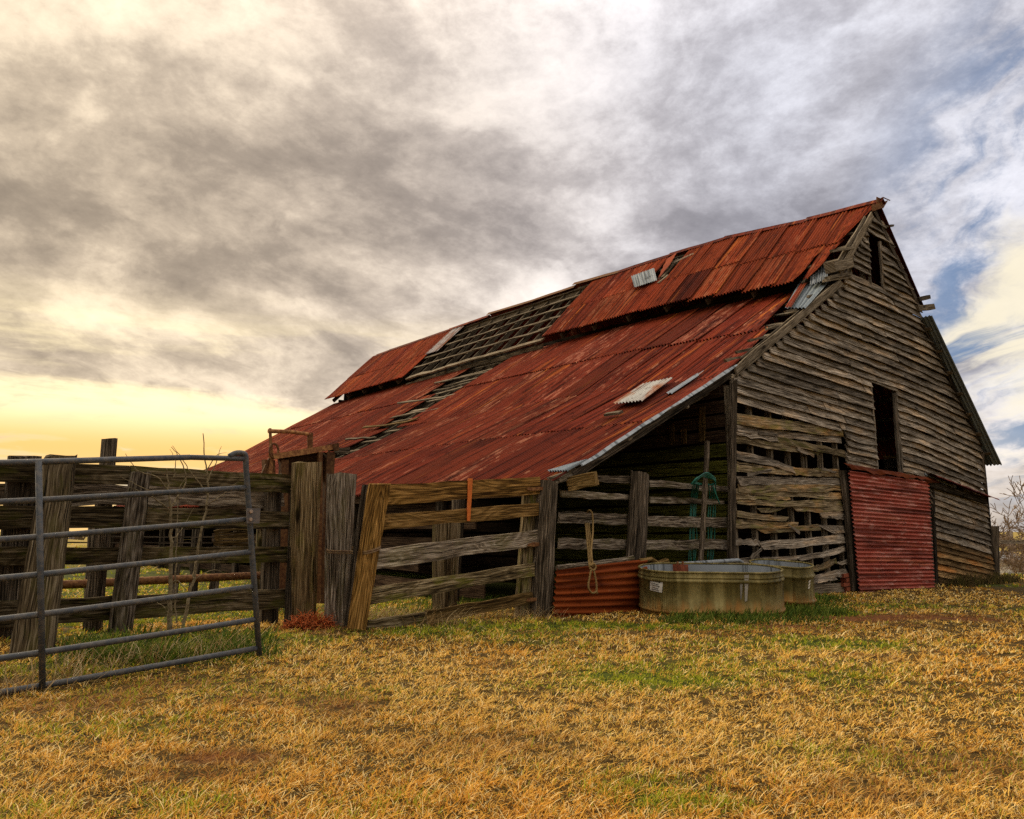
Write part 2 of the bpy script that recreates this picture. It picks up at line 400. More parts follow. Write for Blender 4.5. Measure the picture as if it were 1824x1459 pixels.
M_roof_galv = rust_sheet('half_rusted_iron', (0.20, 0.05, 0.02), (0.32, 0.12, 0.04), (0.50, 0.20, 0.05), (0.5, 0.4, 0.28), galv=0.75, galvcol=(0.42, 0.40, 0.35), streak=0.7)
M_galv = rust_sheet('bare_galvanised_iron', (0.17, 0.19, 0.20), (0.28, 0.30, 0.31), (0.30, 0.25, 0.19), (0.46, 0.47, 0.47), streak=0.25, scuff=0.4)
M_door = rust_sheet('red_door_iron', (0.20, 0.038, 0.022), (0.345, 0.078, 0.050), (0.42, 0.13, 0.04), (0.66, 0.36, 0.29), streak=0.4, scuff=0.5)
M_rustpanel = rust_sheet('orange_rust_panel', (0.09, 0.014, 0.004), (0.20, 0.042, 0.009), (0.42, 0.13, 0.022), (0.38, 0.17, 0.07), streak=0.6, scuff=0.35)

def plain(name, col, col2=None, rough=0.6, metal=0.0, scale=14.0, spec=0.3, stretch=(1, 1, 1)):
    m, t, b = newmat(name); v, oi = uvrand(t)
    tcx = t.add('ShaderNodeTexCoord')
    n = t.noise(t.mapping(tcx.outputs['Object'], stretch), scale, 6, 0.62, 0.2)
    c = t.mix(t.smooth(n, 0.38, 0.66), col, col2 or tuple(x * 0.6 for x in col))
    c = t.mix(1.0, c, oi.outputs['Color'], 'MULTIPLY')
    t.put(b.inputs['Base Color'], c); b.inputs['Roughness'].default_value = rough
    b.inputs['Metallic'].default_value = metal; b.inputs['Specular IOR Level'].default_value = spec
    return m
M_pipe = plain('grey_gate_paint', (0.052, 0.057, 0.062), (0.105, 0.095, 0.082), 0.5, 0.0, 30.0, 0.30)
M_plate = plain('gate_bracket_steel', (0.10, 0.09, 0.085), (0.16, 0.13, 0.11), 0.5, 0.4)
M_bolt = plain('bolt_head', (0.35, 0.25, 0.18), (0.5, 0.42, 0.35), 0.45, 0.5)
M_rustiron = plain('rusty_iron', (0.115, 0.045, 0.018), (0.24, 0.115, 0.04), 0.85, 0.0, 25.0, 0.15)
M_rope = plain('tan_rope', (0.36, 0.235, 0.09), (0.22, 0.13, 0.045), 0.9, 0.0, 60.0, 0.1)
M_hose = plain('green_hose', (0.006, 0.135, 0.085), (0.004, 0.085, 0.060), 0.5, 0.0, 10.0, 0.4)
M_strap = plain('orange_strap', (0.62, 0.155, 0.02), (0.48, 0.11, 0.015), 0.7, 0.0, 30.0)
M_wire = plain('rusty_wire', (0.22, 0.14, 0.06), (0.12, 0.06, 0.03), 0.8, 0.0, 40.0)
M_brick = plain('brick_red', (0.25, 0.065, 0.030), (0.13, 0.04, 0.022), 0.9, 0.0, 20.0, 0.1)
M_paper = plain('paper_sticker', (0.62, 0.58, 0.50), (0.48, 0.43, 0.36), 0.8)
M_ink = plain('sticker_ink', (0.06, 0.06, 0.05), (0.12, 0.10, 0.09), 0.8)
M_white = plain('white_paint_mark', (0.62, 0.56, 0.46), (0.5, 0.42, 0.32), 0.8)
M_twig = plain('pale_twig_bark', (0.20, 0.155, 0.085), (0.10, 0.07, 0.035), 0.85, 0.0, 35.0, 0.1)
M_bark = plain('winter_tree_bark', (0.13, 0.10, 0.075), (0.22, 0.175, 0.135), 0.9, 0.0, 4.0, 0.1)
M_bud = plain('winter_twigs', (0.25, 0.185, 0.135), (0.15, 0.105, 0.075), 0.9, 0.0, 3.0, 0.1)
M_housewall = plain('white_house_siding', (0.66, 0.64, 0.60), (0.56, 0.54, 0.50), 0.7, 0.0, 3.0)
M_houseroof = plain('grey_shingles', (0.20, 0.20, 0.19), (0.28, 0.27, 0.25), 0.9, 0.0, 6.0)
M_glass = plain('dark_window_glass', (0.015, 0.015, 0.018), (0.02, 0.02, 0.025), 0.1, 0.0, 2.0, 0.6)
M_water = plain('tank_water', (0.02, 0.022, 0.016), (0.03, 0.028, 0.02), 0.06, 0.0, 2.0, 0.6)

def tank_mat():
    m, t, b = newmat('galvanised_tank'); tcx = t.add('ShaderNodeTexCoord'); v, oi = uvrand(t)
    ob = tcx.outputs['Object']; x, y, z = t.xyz(ob)
    n = t.noise(t.mapping(ob, (9, 9, 1.0)), 1.0, 6, 0.6, 0.2)
    n2 = t.noise(t.mapping(ob, (5, 5, 5)), 1.0, 6, 0.65)
    col = t.ramp(t.m('ADD', t.m('MULTIPLY', n, 0.6), t.m('MULTIPLY', n2, 0.4)), [(0.36, (0.055, 0.044, 0.010)), (0.5, (0.165, 0.126, 0.038)), (0.68, (0.38, 0.30, 0.115))])
    rz = t.smooth(t.m('ADD', z, t.m('MULTIPLY', t.m('SUBTRACT', n, 0.5), 0.50)), 0.24, 0.00)
    col = t.mix(t.m('MULTIPLY', rz, 0.85), col, t.mix(n2, (0.30, 0.115, 0.018), (0.46, 0.22, 0.05)))
    t.put(b.inputs['Base Color'], col); b.inputs['Roughness'].default_value = 0.5
    ux = t.xyz(t.add('ShaderNodeUVMap').outputs[0])[0]
    fl = t.m('SINE', t.m('MULTIPLY', ux, 125.0)); bp = t.add('ShaderNodeBump'); bp.inputs['Strength'].default_value = 0.9; bp.inputs['Distance'].default_value = 0.006
    t.put(bp.inputs['Height'], t.m('ADD', fl, t.m('MULTIPLY', n2, 1.5))); t.l.new(bp.outputs[0], b.inputs['Normal'])
    b.inputs['Metallic'].default_value = 0.0; b.inputs['Specular IOR Level'].default_value = 0.15
    return m
M_tank = tank_mat()

# ------------------------------------------------------------------ value noise for the ground cover
_lat = RNG.random((256, 256))
def vnoise(x, y):
    xi = np.floor(x).astype(int); yi = np.floor(y).astype(int); fx = x - xi; fy = y - yi
    fx = fx * fx * (3 - 2 * fx); fy = fy * fy * (3 - 2 * fy)
    a = _lat[xi % 256, yi % 256]; b = _lat[(xi + 1) % 256, yi % 256]; c = _lat[xi % 256, (yi + 1) % 256]; d = _lat[(xi + 1) % 256, (yi + 1) % 256]
    return (a * (1 - fx) + b * fx) * (1 - fy) + (c * (1 - fx) + d * fx) * fy
def fbm(x, y, o=4):
    v = 0; a = 0.5; s = 0
    for i in range(o):
        v = v + a * vnoise(x * 2 ** i + 17.3 * i, y * 2 ** i + 9.1 * i); s += a; a *= 0.5
    return v / s
def toL(x, y):
    dx_ = x - C0[0]; dy_ = y - C0[1]
    return dx_ * E1[0] + dy_ * E1[1], dx_ * E2[0] + dy_ * E2[1]
def gheight(x, y):
    s, t = toL(x, y)
    r = np.hypot(x, y); f = np.clip(1 - r / 60, 0, 1)
    return gz(s) + (fbm(x * 0.7 + 40, y * 0.7 + 40, 3) - 0.5) * 0.07 * f - 0.085 * np.exp(-((s + 9.9) / 1.3) ** 2 - ((t + 1.35) / 0.7) ** 2)
GREEN = []   # (world centre, radii along x and y, strength)
def gpatch(px, py, rx, ry, k):
    P = W(gnd(px, py)); GREEN.append((P[0], P[1], rx, ry, k))
for a in [(760, 1122, 0.9, 0.55, 0.75), (900, 1118, 1.1, 0.5, 0.8), (1060, 1112, 1.2, 0.5, 0.85), (1210, 1118, 1.2, 0.4, 0.7), (1175, 1212, 0.55, 0.55, 0.95), (1100, 1225, 0.8, 0.4, 0.4),
          (250, 1165, 0.9, 0.5, 0.95), (380, 1145, 0.8, 0.5, 0.9), (120, 1185, 0.6, 0.4, 0.7), (500, 1135, 0.6, 0.4, 0.75), (1490, 1142, 1.1, 0.5, 0.75), (1380, 1150, 1.2, 0.5, 0.5),
          (1440, 1090, 1.0, 0.7, 0.95), (1620, 1080, 1.6, 0.8, 0.55), (1300, 1190, 1.4, 0.5, 0.45), (1240, 1440, 0.25, 0.15, 0.7), (1150, 1400, 0.3, 0.2, 0.5), (700, 1440, 0.3, 0.2, 0.3), (330, 1425, 0.2, 0.15, 0.5),
          (700, 1060, 2.0, 1.2, 0.55), (300, 1030, 3.0, 2.0, 0.6), (60, 1440, 0.25, 0.2, 0.4), (1560, 1350, 0.6, 0.3, 0.35), (250, 1290, 0.7, 0.3, 0.4), (520, 1230, 0.9, 0.3, 0.35)]: gpatch(*a)
DIRT = []
for a in [(1560, 1100, 1.7, 0.5, 1.0), (1400, 1118, 0.6, 0.3, 0.8), (410, 1350, 0.30, 0.16, 0.8), (355, 1382, 0.25, 0.10, 0.7), (1250, 1125, 0.8, 0.3, 0.45), (1560, 1432, 0.3, 0.12, 0.5), (600, 1115, 0.5, 0.4, 0.6), (1720, 1360, 0.4, 0.3, 0.45), (850, 1330, 0.5, 0.3, 0.35)]:
    P = W(gnd(a[0], a[1])); DIRT.append((P[0], P[1], a[2], a[3], a[4]))
def masks(x, y):
    jx = (fbm(x * 1.9, y * 1.9, 3) - 0.5) * 1.1; jy = (fbm(x * 1.9 + 31, y * 1.9 + 7, 3) - 0.5) * 1.1
    g = np.clip((fbm(x * 0.55 + 3, y * 0.55 + 8, 4) - 0.50) * 3.2, 0, 0.75)
    r = np.hypot(x, y); s, t = toL(x, y)
    g = g * np.clip((r - 2) / 5, 0.25, 1)
    g = np.where(t > 1.5, np.maximum(g, 0.35 + 0.5 * fbm(x * 0.3, y * 0.3, 3)), g)
    for cx, cy, rx, ry, k in GREEN:
        q = np.hypot((x + jx * rx - cx) / rx, (y + jy * ry - cy) / ry); g = np.maximum(g, k * np.clip(1.35 - q, 0, 1))
    d = np.clip((fbm(x * 0.9 + 60, y * 0.9 + 20, 4) - 0.66) * 4, 0, 0.5)
    for cx, cy, rx, ry, k in DIRT:
        q = np.hypot((x + jx * rx - cx) / rx, (y + jy * ry - cy) / ry); d = np.maximum(d, k * np.clip(1.3 - q, 0, 1))
    return g, d

# ------------------------------------------------------------------ the ground: one sheet to the horizon
def axis(lo, hi, fine, n):
    c = list(np.arange(lo, hi, fine)); st = fine; a = hi; b = lo; up_, dn = [], []
    for _ in range(n):
        st *= 1.32; a += st; up_.append(a); b -= st; dn.append(b)
    return np.array(dn[::-1] + c + up_)
gx = axis(-13, 16, 0.19, 30); gy = axis(-2, 24, 0.19, 30)
X, Y = np.meshgrid(gx, gy, indexing='ij'); Z = gheight(X, Y)
nx, ny = len(gx), len(gy)
me = bpy.data.meshes.new('ground')
me.vertices.add(nx * ny); me.vertices.foreach_set('co', np.stack([X, Y, Z], -1).astype(np.float32).ravel())
ii, jj = np.meshgrid(np.arange(nx - 1), np.arange(ny - 1), indexing='ij'); a0 = (ii * ny + jj).ravel()
quads = np.stack([a0, a0 + ny, a0 + ny + 1, a0 + 1], -1)
me.loops.add(quads.size); me.polygons.add(len(quads))
me.loops.foreach_set('vertex_index', quads.ravel()); me.polygons.foreach_set('loop_start', np.arange(0, quads.size, 4))
me.polygons.foreach_set('use_smooth', np.ones(len(quads), bool))
me.update(calc_edges=True)
gm, dm = masks(X.ravel(), Y.ravel())
ca = me.color_attributes.new('cover', 'FLOAT_COLOR', 'POINT')
ca.data.foreach_set('color', np.stack([gm, dm, 0 * gm, 0 * gm + 1], -1).astype(np.float32).ravel())
m, t, b = newmat('pasture_ground')
at_ = t.add('ShaderNodeAttribute', attribute_name='cover'); gg, dd_, _ = t.xyz(at_.outputs['Vector'])
geo = t.add('ShaderNodeNewGeometry'); pos = geo.outputs['Position']
n1 = t.noise(pos, 9.0, 6, 0.7); n2 = t.noise(pos, 1.3, 5, 0.6); n3 = t.noise(pos, 40.0, 4, 0.7)
dry = t.ramp(t.m('ADD', t.m('MULTIPLY', n1, 0.6), t.m('MULTIPLY', n3, 0.4)), [(0.36, (0.014, 0.009, 0.003)), (0.54, (0.075, 0.045, 0.012)), (0.72, (0.26, 0.155, 0.042))])
grn = t.ramp(n1, [(0.35, (0.010, 0.013, 0.002)), (0.65, (0.07, 0.085, 0.010))])
drt = t.ramp(n1, [(0.35, (0.06, 0.022, 0.008)), (0.65, (0.19, 0.075, 0.025))])
c = t.mix(t.smooth(gg, 0.2, 0.7), dry, grn); c = t.mix(t.smooth(dd_, 0.3, 0.8), c, drt)
far = t.smooth(t.vm('LENGTH', pos), 18.0, 40.0)
fcol = t.mix(t.smooth(n2, 0.4, 0.62), (0.20, 0.165, 0.035), (0.36, 0.235, 0.070))
c = t.mix(far, c, fcol)
t.put(b.inputs['Base Color'], c); b.inputs['Roughness'].default_value = 0.95; b.inputs['Specular IOR Level'].default_value = 0.05
bp = t.add('ShaderNodeBump'); bp.inputs['Strength'].default_value = 0.6; bp.inputs['Distance'].default_value = 0.03
t.put(bp.inputs['Height'], n1); t.l.new(bp.outputs[0], b.inputs['Normal'])
me.materials.append(m)
ground = bpy.data.objects.new('ground', me); COL.objects.link(ground); ground['kind'] = 'structure'


# ================================================================== the barn
barn = thing('barn', 'weathered wooden barn with rusted red corrugated monitor roof and open lean-to', 'barn', V(0, 0, 0))
NG = V(0, -1, 0)                      # out of the gable, towards the yard
def bow(t):                           # the old roof line rises behind the sagging gable
    k = min(max(t / 5.0, 0), 1); k = k * k * (3 - 2 * k)
    return 0.33 * k - 0.16 * min(max((t - 10) / 11.0, 0), 1)
RIDGE, MEAVE = (6.33, 8.40), (4.15, 6.32)
L_TOP, L_MID, L_EAVE = (4.55, 6.16), (0.42, 3.72), (-3.80, 1.78)
R_MEAVE, R_TOP, R_EAVE = (8.47, 6.30), (8.20, 6.08), (12.05, 2.82)
TFAR = 21.2

# ---- gable wall
def drop(s, z):
    k = 1.0 if z < 3.5 else max(0.15, 1 - (z - 3.5) / 3.0)
    return k * (0.04 * min(s, 7.5) + 0.115 * max(0.0, s - 7.5))
def roofz(s):                         # underside of the roof along the gable
    if s < 4.42: return 3.66 + (s - 0.42) * 0.590
    if s < 6.28: return 6.22 + (s - 4.42) * 1.10
    if s < 8.36: return 8.27 - (s - 6.28) * 0.93
    return 6.10 - (s - 8.36) * 0.905
stud_mb = MB()
gable = None
studs = []
for k in range(20):
    s = 0.30 + 0.59 * k
    if s > 11.4: break
    top = roofz(s) - 0.10
    if 4.25 < s < 7.95:
        segs = [(2.35, top)]
        if 5.35 < s < 6.6: segs = [(4.25, 6.2 if 5.7 < s < 6.4 else top)] if True else []
    else: segs = [(gz(s), top)]
    for z0, z1 in segs: studs.append((s, z0, z1))
sill = MB(); bar(sill, V(0.0, 0.07, gz(0) + 0.12), V(11.45, 0.07, gz(11) + 0.02), NG, 0.16, 0.14, N=10)
gable = sill.obj('gable_wall', M_frame, barn)
for s, z0, z1 in studs:
    mb = MB(); bar(mb, V(s, 0.075, z0), V(s + random.gauss(0, 0.02), 0.075, z1), NG, 0.06, 0.09, N=3)
    mb.obj('stud', M_frame, gable)
def sideboard(s0, s1, z, wd, mat=None, dz0=0.0, dz1=0.0):
    """one lapped board whose lower edge follows z - drop"""
    mb = MB(); N = max(3, int((s1 - s0) / 0.45)); rows = []
    zc = (s0 + s1) / 2
    vs = []
    TL = V(s0, -0.024, z + wd - drop(s0, z) + dz0); BL = V(s0, -0.092, z - drop(s0, z) + dz0)
    TR = V(s1, -0.024, z + wd - drop(s1, z) + dz1); BR = V(s1, -0.092, z - drop(s1, z) + dz1)
    m_ = drop(s0, z) * 0.5 + drop(s1, z) * 0.5 - drop((s0 + s1) / 2, z)
    qplank(mb, TL, TR, BR, BL, NG, 0.026, N, 0.0045, 0.008, 0.02, mid=(0, random.gauss(0, 0.012), m_ + random.gauss(0, 0.008)))
    return mb.obj('siding_board', mat or M_siding, gable, tint=random.choice([0.65, 0.85, 1.0, 1.15, 1.25, 1.4, 1.6]) * random.uniform(0.92, 1.08))
def cut(segs, a, b):
    out = []
    for x, y in segs:
        if b <= x or a >= y: out.append((x, y)); continue
        if a > x: out.append((x, a))
        if b < y: out.append((b, y))
    return out
z = -0.10
ZG = []
while z < 8.0:
    e = random.uniform(0.132, 0.158)
    ss = np.arange(0.33, 11.56, 0.02)
    inside = [s for s in ss if roofz(s) > z + e * 0.55 - drop(s, z)]
    if inside:
        seg = [(inside[0], inside[-1])]
        # openings: sliding door, hay door, loft window; the wrecked lower left is built board by board below
        if z + e < 2.62: seg = cut(seg, 4.12, 7.98)
        if z + e > 2.35 and z + e < 4.45: seg = cut(seg, 5.37, 6.56)
        if 6.30 < z < 7.50: seg = cut(seg, 5.73, 6.34)
        if z < 3.17: seg = cut(seg, 0.0, 4.06)
        if 2.45 < z < 2.66: seg = cut(seg, 8.10, 9.95)
        segs2 = []
        for a, b_ in seg:
            # joints between board lengths
            js = []
            if z < 3.45: js.append(4.06)
            x = a + random.uniform(1.6, 4.2)
            while x < b_ - 0.9:
                js.append(round(x / 0.59) * 0.59 + 0.30); x += random.uniform(2.2, 4.2)
            pts = [a] + sorted(j for j in js if a + 0.35 < j < b_ - 0.35) + [b_]
            segs2 += list(zip(pts[:-1], pts[1:]))
        for a, b_ in segs2:
            if b_ - a < 0.12: continue
            if 6.4 < z and random.random() < 0.06: continue
            mat = M_siding
            if a > 7.9 and z < 2.1: mat = M_siding_brown if 0.25 < z < 1.35 and random.random() < 0.75 else M_siding
            r = random.random()
            dz1 = 0
            if r < 0.10: dz1 = random.uniform(-0.05, -0.015)      # one end has let go
            sideboard(a + 0.004, b_ - 0.004, z, e + 0.034, mat, 0, dz1)
    z += e
# ---- the wrecked boards on the lower left, one by one
def Z5(x, y): return (1290 + x / 7.296, 680 + y / 7.296)
def Z6(x, y): return (1290 + x / 6.632, 860 + y / 6.632)
WRECK = [
 (Z5, (165, 415), (1545, 600), (1545, 720), (175, 565), 0), (Z5, (175, 560), (1545, 722), (1545, 805), (190, 645), 0),
 (Z5, (600, 695), (1575, 895), (1580, 985), (690, 800), 0), (Z5, (170, 640), (720, 700), (740, 790), (170, 690), 0),
 (Z5, (170, 680), (1250, 905), (1240, 955), (170, 800), 0), (Z5, (150, 885), (930, 1120), (935, 1200), (140, 1010), 0),
 (Z5, (140, 1020), (930, 1170), (925, 1215), (150, 1165), 1), (Z5, (900, 1108), (1525, 1140), (1525, 1245), (930, 1212), 0),
 (Z5, (190, 1225), (1555, 1255), (1555, 1345), (200, 1345), 0), (Z5, (190, 1335), (1555, 1340), (1555, 1430), (200, 1440), 1),
 (Z6, (160, 60), (1410, 110), (1410, 200), (160, 135), 0), (Z6, (155, 130), (780, 150), (790, 205), (155, 190), 1), (Z6, (155, 200), (1415, 195), (1420, 275), (155, 255), 1),
 (Z6, (410, 300), (745, 290), (570, 352), (430, 350), 0), (Z6, (770, 255), (1425, 265), (1420, 330), (850, 335), 0),
 (Z6, (1120, 350), (1428, 345), (1422, 442), (1150, 412), 0), (Z6, (140, 325), (795, 398), (735, 458), (140, 408), 1),
 (Z6, (138, 418), (890, 460), (892, 522), (138, 538), 1), (Z6, (400, 545), (1110, 490), (1140, 560), (500, 596), 0),
 (Z6, (1085, 492), (1432, 505), (1432, 592), (1290, 602), 0), (Z6, (133, 655), (440, 688), (430, 752), (150, 737), 0),
 (Z6, (425, 690), (1432, 603), (1432, 702), (470, 792), 0), (Z6, (140, 905), (830, 868), (860, 915), (150, 965), 0),
 (Z6, (800, 870), (1450, 742), (1450, 802), (900, 918), 0), (Z6, (1040, 985), (1330, 890), (1350, 942), (1050, 1062), 0),
 (Z6, (1330, 922), (1462, 903), (1462, 948), (1345, 957), 0), (Z6, (1030, 1120), (1467, 1005), (1467, 1082), (1030, 1205), 0),
 (Z6, (1000, 1165), (1330, 1110), (1330, 1150), (1000, 1215), 0),
]
for zf, a, b_, c_, d_, mossy in WRECK:
    p = [G(*zf(*q), -0.03) for q in (a, b_, c_, d_)]
    mb = MB(); off = random.uniform(-0.012, 0.012)
    for q in p: q[1] += off
    p[0][1] += 0.02; p[1][1] += 0.02
    qplank(mb, p[0], p[1], p[2], p[3], NG, 0.022, 10, 0.009, 0.010, 0.05, mid=(0, random.gauss(0, 0.02), random.gauss(0, 0.012)))
    mb.obj('siding_board', M_siding_low if (mossy or random.random() < 0.5) else M_siding, gable, tint=random.uniform(0.9, 1.5))
# slivers that have split off
for q in [((1352, 772), (1384, 775)), ((1420, 800), (1450, 812)), ((1465, 835), (1490, 842)), ((1405, 935), (1425, 950)), ((1330, 845), (1375, 838)), ((1356, 978), (1338, 995))]:
    a, b_ = G(*q[0], -0.06), G(*q[1], -0.05); mb = MB(); bar(mb, a, b_, NG, 0.05, 0.012, 4, 0.008, 0.008); mb.obj('splinter', M_siding, gable)
# corner post of the centre bay
mb = MB(); qpost(mb, G(1306, 678, -0.10), G(1315, 676, -0.10), G(1310, 1062, -0.10), G(1301, 1066, -0.10), V(0, 0.10, 0), 14, 0.012)
mb.obj('corner_post', M_post_dark, gable, tint=1.35)
mb = MB(); bar(mb, V(11.56, -0.05, gz(11.5)), V(11.50, -0.05, 3.10), V(0.3, -1, 0), 0.09, 0.10, 6); mb.obj('corner_post', M_post_dark, gable, tint=1.3)
# frames of hay door and loft window
for (x, z0, z1, wd, tn) in [(5.36, 2.36, 4.20, 0.07, 0.9), (6.57, 2.35, 4.10, 0.10, 0.8), (6.46, 2.35, 4.08, 0.06, 0.5), (6.36, 6.32, 7.50, 0.07, 1.0), (5.71, 6.36, 7.55, 0.05, 0.7)]:
    mb = MB(); bar(mb, V(x, -0.035, z0), V(x, -0.035, z1), NG, wd, 0.05, 4); mb.obj('jamb', M_siding, gable, tint=tn)
mb = MB(); bar(mb, V(5.33, -0.05, 4.23), V(6.62, -0.05, 4.16), NG, 0.06, 0.03, 3); mb.obj('lintel', M_siding, gable)
# rake boards
def gbar(name, px0, px1, wd, th, t=-0.05, mat=M_siding, par=gable, tint=None, n=NG, N=6):
    mb = MB(); bar(mb, G(*px0, t), G(*px1, t), n, wd, th, N, 0.006, 0.005, 0.03); return mb.obj(name, mat, par, tint=tint)
gbar('rake_board', (1553, 383), (1496, 487), 0.15, 0.03, -0.06, M_frame, tint=1.15)
gbar('rake_board', (1541, 388), (1487, 478), 0.10, 0.03, 0.02, M_frame, tint=0.9)
gbar('rake_board', (1497, 503), (1310, 662), 0.15, 0.035, -0.07, M_frame, tint=0.95)
gbar('rake_board', (1480, 512), (1322, 642), 0.10, 0.03, 0.05, M_frame, tint=0.75)
gbar('rake_board', (1557, 378), (1637, 548), 0.13, 0.06, -0.06, M_post_dark, tint=0.9)
gbar('rake_board', (1640, 572), (1748, 792), 0.13, 0.05, -0.06, M_post_dark, tint=0.9)
# plate and purlin ends that stick out past the siding
for px0, px1, wd, th, tn in [((1478, 476), (1510, 470), 0.20, 0.22, 1.0), ((1476, 495), (1512, 489), 0.07, 0.16, 0.7), ((1470, 500), (1512, 494), 0.05, 0.10, 1.0),
                             ((1632, 534), (1652, 530), 0.10, 0.14, 0.45), ((1630, 549), (1659, 547), 0.13, 0.16, 0.9), ((1573, 404), (1591, 402), 0.045, 0.05, 0.5), ((1585, 439), (1594, 440), 0.05, 0.05, 0.5),
                             ((1480, 448), (1520, 441), 0.06, 0.06, 1.0)]:
    gbar('beam_end', px0, px1, wd, th, -0.06, M_frame, tint=tn, N=3)
for px0, px1 in [((1440, 528), (1480, 522)), ((1398, 556), (1440, 549)), ((1365, 586), (1408, 575)), ((1334, 607), (1380, 597)), ((1312, 628), (1360, 617)), ((1292, 642), (1335, 633)), ((1500, 452), (1530, 430))]:
    gbar('purlin_end', px0, px1, 0.05, 0.05, 0.12, M_frame, tint=random.uniform(0.8, 1.2), N=3)

# ---- sliding door of red corrugated iron, its posts and the flashing above
def corr_quad(mb, TL, TR, BR, BL, waves, amp, n, nu=4, ph=0.0, seg=6, bulge=0.0, jit=0.0):
    """corrugated sheet, the corrugations running from left to right"""
    TL, TR, BR, BL = map(np.array, (TL, TR, BR, BL)); n = unit(np.array(n, float)); R = int(waves * seg)
    h = np.linalg.norm(TL - BL); wd = np.linalg.norm(TR - TL); u0 = random.uniform(0, 9)
    vs, fs, uv = [], [], []
    jl = [random.gauss(0, jit) for _ in range(R + 1)]
    for i in range(R + 1):
        k = i / R
        for j in range(nu + 1):
            q = j / nu
            p = (TL * (1 - q) + TR * q) * (1 - k) + (BL * (1 - q) + BR * q) * k
            p = p + n * (amp * math.sin(2 * math.pi * waves * k + ph) + bulge * 4 * q * (1 - q) * math.sin(math.pi * k))
            if j in (0, nu): p = p + unit(TR - TL) * jl[i]
            vs.append(p)
    for i in range(R):
        for j in range(nu):
            a = i * (nu + 1) + j; fs.append((a, a + nu + 1, a + nu + 2, a + 1))
            k0, k1, q0, q1 = i / R * h, (i + 1) / R * h, j / nu * wd, (j + 1) / nu * wd
            uv.append([(u0 + k0, q0), (u0 + k1, q0), (u0 + k1, q1), (u0 + k0, q1)])
    return mb.add(vs, fs, uv)
mb = MB(); T = -0.16
door = MB(); corr_quad(door, G(1512, 838, T), G(1654, 858, T), G(1665, 1051, T), G(1531, 1056, T), 30, 0.022, NG, 5, jit=0.006, bulge=0.02)
door = door.obj('sliding_door', M_door, barn, smooth=True, tint=1.0)
for a, b_ in [((1514, 850), (1532, 1050)), ((1652, 868), (1662, 1045))]:
    mb = MB(); bar(mb, G(*a, -0.10), G(*b_, -0.10), NG, 0.09, 0.05, 4); mb.obj('door_stile', M_post_dark, door)
mb = MB(); bar(mb, G(1516, 945, -0.10), G(1658, 950, -0.10), NG, 0.09, 0.04, 4); mb.obj('door_rail', M_post_dark, door)
for a, b_, wd, tn in [((1502, 838), (1521, 1052), 0.17, 1.1), ((1509, 838), (1529, 1052), 0.08, 0.6)]:
    mb = MB(); bar(mb, G(*a, -0.07), G(*b_, -0.07), NG, wd, 0.06, 7, 0.008, 0.01); mb.obj('door_post', M_post_dark, barn, tint=tn)
mb = MB(); bar(mb, G(1661, 870, -0.06), G(1668, 1048, -0.06), NG, 0.10, 0.05, 5); mb.obj('door_post', M_post_dark, barn, tint=0.6)
def flashing(name, px0, px1, fall, out, mat, N, tint=1.0, jit=0.015):
    a, b_ = G(*px0, -0.05), G(*px1, -0.05); mb = MB(); vs, fs, uv = [], [], []
    for i in range(N + 1):
        k = i / N; p = a * (1 - k) + b_ * k
        for j in range(4):
            q = j / 3
            vs.append(p + V(0, -out * math.sin(q * 1.5), -fall * (1 - math.cos(q * 1.5)) - 0.0) + V(0, random.gauss(0, jit) * q, random.gauss(0, jit) * q))
    for i in range(N):
        for j in range(3):
            o = i * 4 + j; fs.append((o, o + 1, o + 5, o + 4)); L = np.linalg.norm(b_ - a) / N
            uv.append([(j * 0.1, i * L), (j * 0.1 + 0.1, i * L), (j * 0.1 + 0.1, i * L + L), (j * 0.1, i * L + L)])
    mb.add(vs, fs, uv); return mb.obj(name, mat, barn, tint=tint)
flashing('door_flashing', (1496, 824), (1660, 852), 0.13, 0.16, M_rustpanel, 22, 0.8, 0.02)
flashing('wall_flashing', (1645, 843), (1758, 886), 0.10, 0.30, M_roof, 14, 0.9, 0.006)
mb = MB(); bar(mb, G(1655, 862, -0.12), G(1756, 893, -0.12), V(0, -1, 0.2), 0.14, 0.05, 6); mb.obj('flashing_board', M_post_dark, barn, tint=0.8)
mb = MB(); bar(mb, G(1648, 845, -0.10), G(1697, 866, -0.10), V(0, -1, 0.6), 0.06, 0.02, 4); mb.obj('flashing_strip', M_galv, barn, tint=0.9)

# brick pier under the sill
pier = MB(); b0 = gnd(1500, 1062)
for r in range(5):
    for k in range(2):
        mb = MB(); x = 3.60 + k * 0.235 + (0.11 if r % 2 else 0); zb = gz(3.8) - 0.05 + r * 0.082
        bar(mb, V(x, 0.0, zb + 0.036), V(x + 0.22, 0.0, zb + 0.036), NG, 0.070, 0.11, 1, 0.003, 0.003); mb.obj('brick', M_brick, gable)

